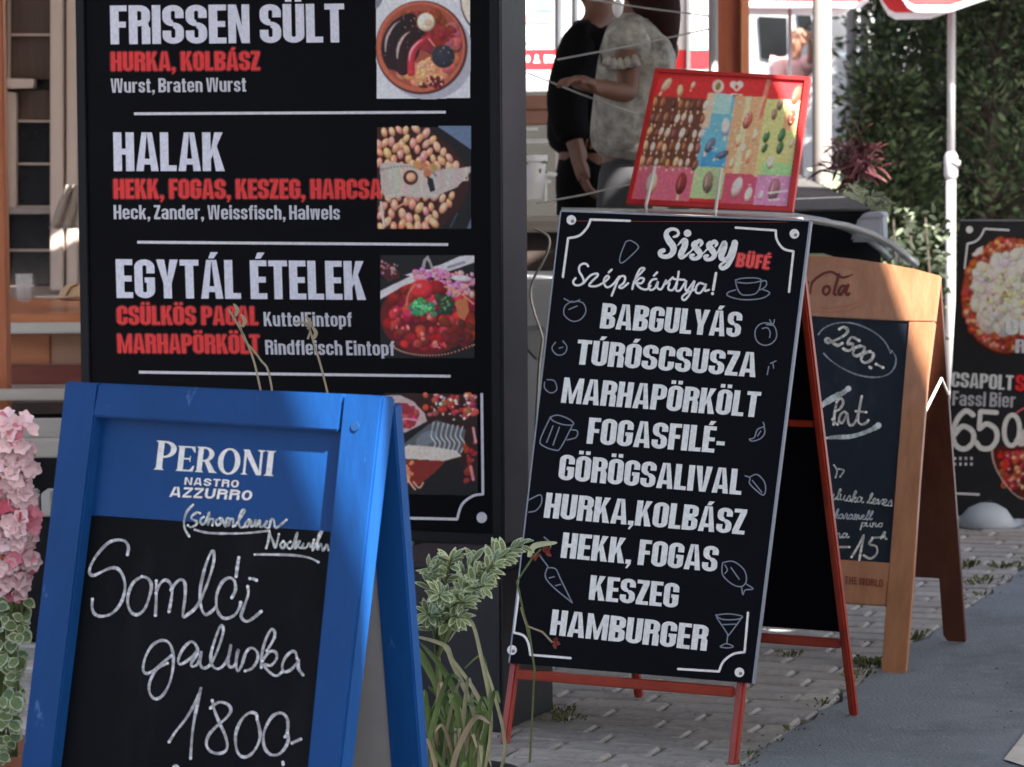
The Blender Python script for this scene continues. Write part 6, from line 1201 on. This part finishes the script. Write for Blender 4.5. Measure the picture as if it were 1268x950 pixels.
def figure(label, J_, face, k, skinm, top, trs, hairm, slv=(.6, .6), hair_tail=None, wide=1.0):
    """person built on given joints; k scales the radii; face = unit vector the face looks at"""
    V = {n: Vector(p) for n, p in J_.items()}; loc = Vector((V['hip'].x, V['hip'].y, min(V['footL'].z, V['footR'].z))); t = thing('person', loc, label, 'person')
    f = Vector(face).normalized(); up = Vector((0, 0, 1)); r = f.cross(up).normalized(); h = V['head']
    H = (.14 * k, .11 * k); WA = (.12 * k, .095 * k); CH = (.145 * k, .105 * k)
    ch = [[(V['hip'], H), (V['waist'], WA), (V['chest'], CH), (V['nb'], (.07 * k, .058 * k)), ((V['nb'] + h) / 2 - up * .015 * k, .05 * k), (h - up * .06 * k + f * .012, .072 * k), (h + up * .02 * k, .092 * k), (h + up * .085 * k, .06 * k)]]
    for s_ in 'LR':
        kn, ft = V['knee' + s_], V['foot' + s_]; an = ft + up * .08 * k - f * .03
        ch.append([(V['hip'], H), (V['hip'] * .75 + kn * .25, .085 * k), (kn, .058 * k), ((kn + an) / 2 - f * .01, .052 * k), (an, .036 * k), (ft + up * .03 + f * .05, .034 * k), (ft + up * .02 + f * .14 * k, .025 * k)])
        sh, el, wr = V['sh' + s_], V['el' + s_], V['wr' + s_]; ch.append([(V['chest'], CH), (sh, .055 * k), ((sh + el) / 2, .044 * k), (el, .036 * k), (el * .6 + wr * .4, .035 * k), (wr, .024 * k)])
        hc_ = hand(wr, wr - el, up if abs((wr - el).normalized().z) < .85 else f, k)
        for c in hc_:
            if (c[0][0] - wr).length < 1e-4: c[0] = (wr, .024 * k)
        ch += hc_
    skin('body', ch, skinm, t)
    for s_ in (-1, 1):
        lathe('ear', h + r * s_ * .078 * k + up * -.01, [(.006 * k, -.028 * k), (.015 * k, -.01 * k), (.017 * k, .012 * k), (.006 * k, .026 * k)], skinm, t, 8)
        lathe('eye', h + r * s_ * .031 * k + f * .078 * k + up * .012 * k, [(.003, -.009 * k), (.011 * k, 0), (.003, .009 * k)], mat('eye', (.05, .04, .04), .2), t, 8)
    q = lambda a, b, c: h + r * a * k + f * b * k + up * c * k
    prism('nose', [q(-.014, .078, -.025), q(.014, .078, -.025), q(.006, .082, .02), q(-.006, .082, .02)], [q(-.006, .104, -.018), q(.006, .104, -.018), q(.002, .09, .015), q(-.002, .09, .015)], skinm, t, .002)
    prism('mouth', [q(-.022, .084, -.05), q(.022, .084, -.05), q(.016, .084, -.058), q(-.016, .084, -.058)], [q(-.018, .074, -.05), q(.018, .074, -.05), q(.014, .074, -.058), q(-.014, .074, -.058)], mat('lips', (.35, .08, .07), .5), t)
    hem = V['hip'] + (V['waist'] - V['hip']) * .1; kt = k * wide
    cl = [[(hem, (.165 * kt, .13 * kt)), (V['waist'], (.145 * kt, .115 * kt)), (V['chest'], (.165 * kt, .125 * kt)), (V['chest'] * .35 + V['nb'] * .65, (.12 * kt, .10 * kt)), (V['nb'], (.082 * k, .072 * k))]]
    for s_, sv in zip('LR', slv):
        sh, el, wr = V['sh' + s_], V['el' + s_], V['wr' + s_]; c = [(V['chest'], (.165 * kt, .125 * kt)), (sh, .085 * kt), (sh * .5 + el * .5 if sv > .5 else sh * (1 - sv) + el * sv, .072 * kt)]
        if sv > .5: c.append((sh + (el - sh) * min(sv, 1), .066 * kt))
        if sv > 1: c.append((el + (wr - el) * (sv - 1), .05 * kt))
        cl.append(c)
    skin('top', cl, top, t)
    lg = [[(V['waist'] * .6 + V['hip'] * .4, (.13 * k, .105 * k)), (V['hip'], (.16 * k, .125 * k))]]
    for s_ in 'LR':
        kn, ft = V['knee' + s_], V['foot' + s_]; lg.append([(V['hip'], (.16 * k, .125 * k)), (V['hip'] * .72 + kn * .28, .10 * k), (kn, .074 * k), (kn * .2 + ft * .8, .055 * k)]); lathe('shoe', ft + f * .05, [(.055 * k, 0), (.058 * k, .03), (.042 * k, .07 * k), (.03 * k, .09 * k)], BLK, t, 14, .9, 1.3)
    skin('trousers', lg, trs, t)
    vs, fs = [], []; N, M = 18, 12; c0 = h + up * .028 * k - f * .022 * k
    for i in range(M + 1):
        for j in range(N): a, b = math.pi * .68 * i / M, 2 * math.pi * j / N; rr = 1 + .03 * math.sin(j * 5 + i * 2); vs.append(c0 + (r * math.cos(b) * .093 + f * math.sin(b) * .104) * math.sin(a) * k * rr + up * math.cos(a) * .108 * k)
    for i in range(M):
        for j in range(N): a = i * N + j; b = i * N + (j + 1) % N; fs.append([a, b, b + N, a + N])
    hr = meshobj('hair', vs, fs, hairm, t, smooth=True)
    if hair_tail: skin('hair_lock', [[(Vector(p), rr) for p, rr in hair_tail]], hairm, t)
    return t
def jp(**kw): return {n: P(*v) if len(v) == 3 and v[2] > 3 else Vector(v) for n, v in kw.items()}
dA = 10.3; gA = lambda px, d: Vector((P(px, 100, d).x, d, 0))
JA = jp(head=(736, -38, dA), nb=(745, 22, dA), chest=(733, 92, dA), waist=(722, 150, dA), hip=(722, 205, dA), shL=(718, 55, dA - .12), elL=(700, 130, dA - .16), wrL=(716, 195, dA - .2), shR=(762, 48, dA + .1), elR=(765, 120, dA + .1), wrR=(744, 150, dA - .05), kneeL=(716, 370, dA), kneeR=(738, 370, dA))
JA['footL'] = gA(712, dA); JA['footR'] = gA(742, dA + .1)
figure('person in a plain black top and trousers seen from behind, cropped at the chin', JA, (-.9, -.1, 0), .98, SKIN2, BLK, BLK, HAIR, slv=(1.75, .9), wide=1.12)
dB = 9.6
JB = jp(head=(790, -52, dB), nb=(792, 12, dB), chest=(793, 88, dB), waist=(782, 150, dB), hip=(775, 214, dB), shL=(776, 48, dB - .1), elL=(779, 118, dB - .2), wrL=(734, 106, dB - .28), shR=(812, 50, dB + .12), elR=(822, 128, dB + .1), wrR=(812, 175, dB + .12), kneeL=(752, 380, dB), kneeR=(785, 380, dB))
JB['footL'] = gA(748, dB); JB['footR'] = gA(790, dB + .1)
pB = figure('person in a pale patterned blouse with long dark hair standing behind the picture sign', JB, (-.95, -.1, 0), .92, SKIN2, LACE, JEAN, HAIR, slv=(.42, .5), hair_tail=[(P(795, -40, dB + .0), .085), (P(812, 0, dB - .04), .085), (P(820, 40, dB - .06), .06), (P(826, 76, dB - .06), .018)], wide=1.2)
lathe('hair_clip', P(765, 10, dB - .16), [(.004, -.028), (.014, -.014), (.017, .006), (.006, .026)], WHITEM, pB, 12)
for i, (x, y) in enumerate(((752, 76), (760, 80), (768, 80), (777, 78), (786, 76))): lathe('frill', P(x, y, dB - .2), [(.004, .02), (.012, .008), (.018, -.012), (.012, -.014)], LACE, pB, 10)
dC = 17.0; plat = box('stone_platform', (P(984, 60, dC).x, dC, .25), (.9, .9, .5), mat('platform_stone', (.35, .33, .31), .8, var=.15, bump=.2)); tag(plat, 'low square stone platform behind the wooden column, under the person in pink', 'platform')
JC = jp(head=(988, 51, dC), nb=(985, 74, dC), chest=(980, 98, dC), waist=(980, 125, dC), hip=(980, 150, dC), shL=(966, 80, dC - .05), elL=(962, 108, dC - .1), wrL=(976, 112, dC - .2), shR=(996, 82, dC), elR=(1004, 74, dC - .1), wrR=(1003, 54, dC - .15), kneeL=(974, 200, dC), kneeR=(986, 200, dC))
JC['footL'] = P(973, 100, dC); JC['footL'].z = .5; JC['footR'] = P(988, 100, dC); JC['footR'].z = .5
figure('small person in a pale pink top, one arm raised, left of the thick column', JC, (-.6, -.8, 0), .52, SKIN, PINKC, PINKC, mat('fair_hair', (.35, .18, .12), .6, var=.3, vs=30), slv=(1.2, .9), wide=1.25)
# ---- cable railing in front of the people
rl = thing('wire_railing', Vector((.25, 9.3, 0)), 'thin steel cables crossing in front of the two people', 'railing')
CB = mat('steel_cable', (.33, .33, .34), .6, metal=.2)
for a, b, d in (((652, 90), (790, 142), 9.35), ((690, 74), (878, 36), 9.3), ((722, -2), (878, 20), 9.4), ((664, 252), (782, 228), 9.25)): tube('cable', [P(*a, d), (P(*a, d) + P(*b, d)) / 2 + Vector((0, 0, -.003)), P(*b, d)], .0028, CB, rl, 6)
for x in (640, 884): q = P(x, 100, 9.32); tube('post', [Vector((q.x, q.y, 0)), Vector((q.x, q.y, 1.9))], .012, CB, rl, 8)
# ================================================================== left background
FACM = mat('facade_render', (.26, .20, .18), .8, var=.08, vs=3, bump=.1); WFR = mat('window_paint', (.58, .48, .43), .6, var=.07, vs=5); PANE = mat('window_glass', (.02, .02, .024), .08, var=.5, vs=4, spec=.7); CURT = mat('brown_curtain', (.12, .085, .075), .9, var=.2, vs=3, stretch=(30, 1, 1), bump=.2)
ff = vplane(40, 180, 12.2, .0)
fac = thing('building', Vector((ff.o.x, 12.3, 0)), 'dim beige building front with tall multi paned windows at the left edge', 'building')
slab('wall', ff, [(-260, -300), (6, -300), (6, 470), (-260, 470)], -.2, 0, FACM, fac); slab('wall', ff, [(62, -300), (470, -300), (470, 470), (62, 470)], -.2, 0, FACM, fac)
slab('wall', ff, [(-260, 355), (470, 355), (470, 600), (-260, 600)], -.2, -.003, FACM, fac)
win = slab('window', ff, [(4, -120), (64, -120), (64, 357), (4, 357)], -.16, -.12, mat('window_back', (.03, .026, .026), .8), fac)
for y0, y1, c in ((-60, 43, CURT), (43, 98, CURT), (112, 150, CURT), (151, 203, PANE), (204, 256, PANE), (264, 308, PANE), (310, 354, PANE)): slab('pane', ff, [(8, y0), (61, y0), (61, y1), (8, y1)], -.10, -.095, c, win)
for y in (43, 150, 203, 256, 310): slab('glazing_bar', ff, [(6, y - 1.4), (62, y - 1.2), (62, y + 1.4), (6, y + 1.4)], -.095, -.07, WFR, win)
slab('glazing_bar', ff, [(9.5, -60), (12.5, -60), (12.5, 98), (9.5, 98)], -.094, -.071, WFR, win)
slab('transom', ff, [(6, 97), (43, 98), (42, 109), (6, 110)], -.09, -.02, WFR, win, .003); slab('sill_bar', ff, [(6, 256), (62, 258), (62, 265), (6, 265)], -.09, -.03, mat('window_paint_dark', (.3, .26, .25), .6), win)
slab('inner_casing', ff, [(5, 112), (20, 115), (20, 262), (6, 262)], -.09, -.04, WFR, win, .003)
for x0_, x1_ in ((62, 78), (82, 96), (97.5, 102)): slab('casing', ff, [(x0_, -300), (x1_, -300), (x1_, 360), (x0_, 360)], 0, .04 - (x0_ - 62) * .0006, WFR, fac, .005)
for k in range(22): 
    x = 110 + k * 17; 
    if x < 450: slab('cladding_board', ff, [(x - 4, -300), (x + 11, -300), (x + 11, 354), (x - 4, 354)], 0, .02, WFR, fac, .004)
cf2 = vplane(85, 250, 11.9); cu = thing('hanging_cloth', P(85, 255, 11.9), 'small crumpled cloth hanging over the pale window casing', 'cloth')
vs, fs = [], []
for i in range(13):
    for j in range(9):
        t, s_ = i / 12, j / 8; x = 68 + 30 * s_ - t * 6 * (1 - s_) + (1 - s_) * (1 - t) * 14; y = 229 + t * 54; vs.append(P(x, y, 11.93 + .02 * math.sin(s_ * 14 + t * 3)))
for i in range(12):
    for j in range(8): a = i * 9 + j; fs.append([a, a + 1, a + 10, a + 9])
o = meshobj('cloth_sheet', vs, fs, mat('beige_cloth', (.34, .29, .26), .9, var=.1), cu, smooth=True); md = o.modifiers.new('s', 'SOLIDIFY'); md.thickness = .004
# orange post
ORW = mat('orange_brown_timber', (.36, .10, .035), .55, col2=(.46, .16, .07), vs=4, stretch=(9, 9, 1.2), bump=.12, bs=25)
pc_ = P(-4, 200, 9.0); op = thing('timber_post', Vector((pc_.x, 9.05, 0)), 'orange brown timber post cut by the left edge of the picture', 'post'); beam('post_body', Vector((P(-2, 508, 9).x + .003, 9.05, 0)), P(-6, -60, 9.05), .046, .06, ORW, op, side=(1, 0, 0), bev=.004); box('post_foot', (pc_.x + .01, 9.05, .02), (.1, .1, .04), CABF, op, bev=.003)
# timber counter
ct = thing('serving_counter', Vector((X_(70, 9.9), 9.9, 0)), 'orange brown wooden serving counter with a pale shelf below the beige window', 'counter')
def strip_(nm, y0, y1, d, thick, m, x0=-60, x1=330, par=ct):
    a, b = P(x0, y0, d), P(x1, y0, d); z1_, z0_ = P(50, y0, d).z, P(50, y1, d).z; return box(nm, ((a.x + b.x) / 2, d + thick / 2, (z0_ + z1_) / 2), (b.x - a.x, thick, z1_ - z0_), m, par, bev=.004)
OR2 = mat('orange_board', (.42, .12, .04), .5, col2=(.55, .20, .08), vs=3, stretch=(1, 9, 9), bump=.12, bs=20, coat=.2); RB = mat('red_brown_board', (.16, .035, .022), .55, col2=(.22, .055, .035), vs=3, stretch=(1, 9, 9), bump=.1)
zc = P(50, 387, 9.9).z
for i in range(5): box('top_board', (X_(130, 10.1), 9.98 + i * .22, zc - .02), (1.1, .215, .035), OR2, ct, bev=.004)
strip_('front_rail', 388, 399, 9.92, .04, RB); strip_('pale_shelf', 400, 413, 9.84, .2, mat('pale_laminate', (.56, .54, .51), .6, var=.06)); strip_('front_board', 414, 452, 9.95, .03, OR2, -60, 62); strip_('front_board', 414, 452, 9.955, .03, mat('tan_board', (.46, .26, .17), .5, var=.1, vs=4), 62.6, 330); strip_('lower_rail', 453.5, 476, 9.9, .05, RB)
for x in (-20, 150, 300): q = X_(x, 10.3); box('counter_leg', (q, 10.3, .25), (.07, .07, .5), RB, ct)
# bread under dome + plate
bd = thing('bread_loaf', P(92, 362, 10.2), 'round pale loaf on the wooden serving counter beside the tall menu case', 'bread'); lathe('crust', P(94, 372, 10.15), [(.05, 0), (.056, .012), (.048, .034), (.028, .05), (.006, .055)], mat('bread_crust', (.62, .42, .24), .7, var=.2, vs=30, bump=.2), bd, 20)
vs_, fs_ = tubegeo([P(82, 366, 10.1), P(88, 356, 10.1), P(97, 352, 10.1)], .004, 6); meshobj('cut', vs_, fs_, mat('crust_dark', (.2, .08, .04), .7), bd)
plt = thing('plate', P(75, 368, 10.05), 'flat white plate lying on the wooden serving counter', 'plate'); lathe('dish', P(72, 370, 10.1), [(.04, 0), (.07, .004), (.078, .008), (.07, .006)], mat('plate_white', (.7, .66, .6), .35), plt, 24)
glb = thing('drinking_glass', P(30, 352, 10.3), 'clear drinking glass on the wooden serving counter under the window', 'glass'); lathe('tumbler', P(30, 374, 10.2), [(.022, 0), (.028, .09), (.026, .09), (.02, .006)], mat('clear_glass', (.75, .78, .8), .1, alpha=.3), glb, 16)
# benches: white planks low on the left
bn = thing('picnic_bench', Vector((X_(60, 8.3), 8.3, 0)), 'weathered pale plank bench behind the pink geranium', 'bench')
PL = mat('weathered_white_plank', (.46, .43, .40), .75, var=.12, vs=4, stretch=(1, 8, 8), bump=.15)
for y0, y1, d in ((483, 496, 8.9), (520, 543, 8.3), (545, 567, 8.1)): strip_('plank', y0, y1, d, .06, PL, -80, 340, bn)
for x in (-30, 66, 250): beam('leg', Vector((X_(x, 8.4), 8.4, 0)), P(x, 522, 8.4), .05, .05, CABF, bn)
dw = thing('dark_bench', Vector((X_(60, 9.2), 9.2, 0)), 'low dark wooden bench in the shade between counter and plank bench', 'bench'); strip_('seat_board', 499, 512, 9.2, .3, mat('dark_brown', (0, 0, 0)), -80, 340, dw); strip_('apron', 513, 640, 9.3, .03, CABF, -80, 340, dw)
cb2 = thing('pale_block', Vector((X_(42, 7.8), 7.8, 0)), 'two small pale blocks standing below the plank bench', 'block'); strip_('block_half', 610, 640, 7.8, .1, mat('pale_block_mat', (.42, .43, .42), .8, var=.1), 25, 42, cb2); strip_('block_half', 610, 640, 7.8, .1, _m['pale_block_mat'], 50.5, 64, cb2); strip_('block_foot', 641, 795, 7.82, .08, CABF, 22, 66, cb2)
# ================================================================== unseen parasols overhead, shaped to keep the terrace in shade
CANV = mat('canvas', (.62, .58, .52), .9, var=.05)
ZC = 2.62
def lift(p, z=ZC): return Vector(p) + SUN * ((z - p.z) / SUN.z)
e1a, e1b = lift(bf.hit(368, 487, 0)), lift(bf.hit(450, 692, 0)); e2a, e2b = lift(cf.hit(1097, 326, 0)), lift(cf.hit(1156, 485, 0))
d1 = (e1b - e1a).normalized(); d2 = (e2b - e2a).normalized(); n1 = Vector((-d1.y, d1.x, 0)); n1 = n1 if n1.y > 0 else -n1; n2 = Vector((-d2.y, d2.x, 0)); n2 = n2 if n2.y > 0 else -n2
NEAR = (lift(bf.hit(474, 495, 0)) - e2a).dot(n2) + .004
def shade(c4, label, pole=True):
    c = sum((Vector(p) for p in c4), Vector()) / 4; t = thing('parasol', Vector((c.x, c.y, 0)), label, 'parasol', 'canvas parasols over the terrace')
    ap = c + Vector((0, 0, .45)); cn = meshobj('canopy', [Vector(p) for p in c4] + [ap], [[0, 1, 4], [1, 2, 4], [2, 3, 4], [3, 0, 4]], CANV, t); md = cn.modifiers.new('s', 'SOLIDIFY'); md.thickness = .004
    for p in c4: tube('rib', [ap - Vector((0, 0, .03)), Vector(p) - Vector((0, 0, .02))], .008, PW_, t, 6)
    return t
def quad(o, d, n, a0, a1, b0, b1): return [o + d * a + n * b for a, b in ((a0, b0), (a1, b0), (a1, b1), (a0, b1))]
shade(quad(e1a, d1, n1, -1.4, 1.6, -3.0, 0), 'unseen canvas parasol overhead in front of the blue board')
wdt = (e2a - e1a).dot(n1)
for k in range(-1, 3): shade(quad(e2a, d2, n2, -7.1 + k * 3.05, -4.0 + k * 3.05, NEAR, 0), 'unseen canvas parasol over the boards, number %s from the left' % ('one', 'two', 'three', 'four')[k + 1])
for k in range(-1, 2): shade(quad(e2a, d2, n2, -5.2 + k * 3.1, -2.15 + k * 3.1, .10, (2.0, 2.0, 2.8)[k + 1]), 'unseen canvas parasol over the rear tables, %s one' % ('leftmost', 'middle', 'right')[k + 1])
shade(quad(e2a, d2, n2, .52, 4.2, NEAR, .5), 'added unseen canvas parasol right of the boards, shading the road')  # extra unseen canopy, put here to shade the road
shade(quad(e2a, d2, n2, .55, 4.2, .55, 3.0), 'added unseen canvas parasol widening the shade behind the one above the road')  # another extra canopy out of view, widens that shade
hb = thing('house', Vector((1, -13, 0)), 'added unseen two storey house behind the viewer, blocking sky light', 'house')  # unseen house added to cut sky light and deepen the shade
HM = mat('added_house_render', (.34, .30, .27), .85, var=.08, vs=1.5, bump=.1)
box('wall', (1, -14, 3.6), (30, 2, 7.2), HM, hb); box('plinth', (1, -12.97, .4), (30.1, .06, .8), mat('added_house_plinth', (.18, .17, .16), .9), hb)  # wall and plinth of the added unseen house
prism('roof', [Vector((x, y, z)) for x, y, z in ((-14.5, -12.5, 7.15), (-14.5, -14, 8.3), (-14.5, -15.5, 7.15))], [Vector((x, y, z)) for x, y, z in ((16.5, -12.5, 7.15), (16.5, -14, 8.3), (16.5, -15.5, 7.15))], TERR, hb)  # roof of the added unseen house
for fl in (1.6, 4.6):
    for k in range(9): w_ = box('window', (-12 + k * 3.2, -12.96, fl), (1.2, .1, 1.4), WFR, hb); box('pane', (-12 + k * 3.2, -12.9, fl), (1.05, .04, 1.25), PANE, w_)  # windows of the added unseen house
shade(quad(e2a, d2, n2, -8.2, -4.7, 4.1, 6.9), 'added unseen canvas parasol shading the dark trees, above the right edge of the picture')  # unseen canopy put in only to keep sun off the trees
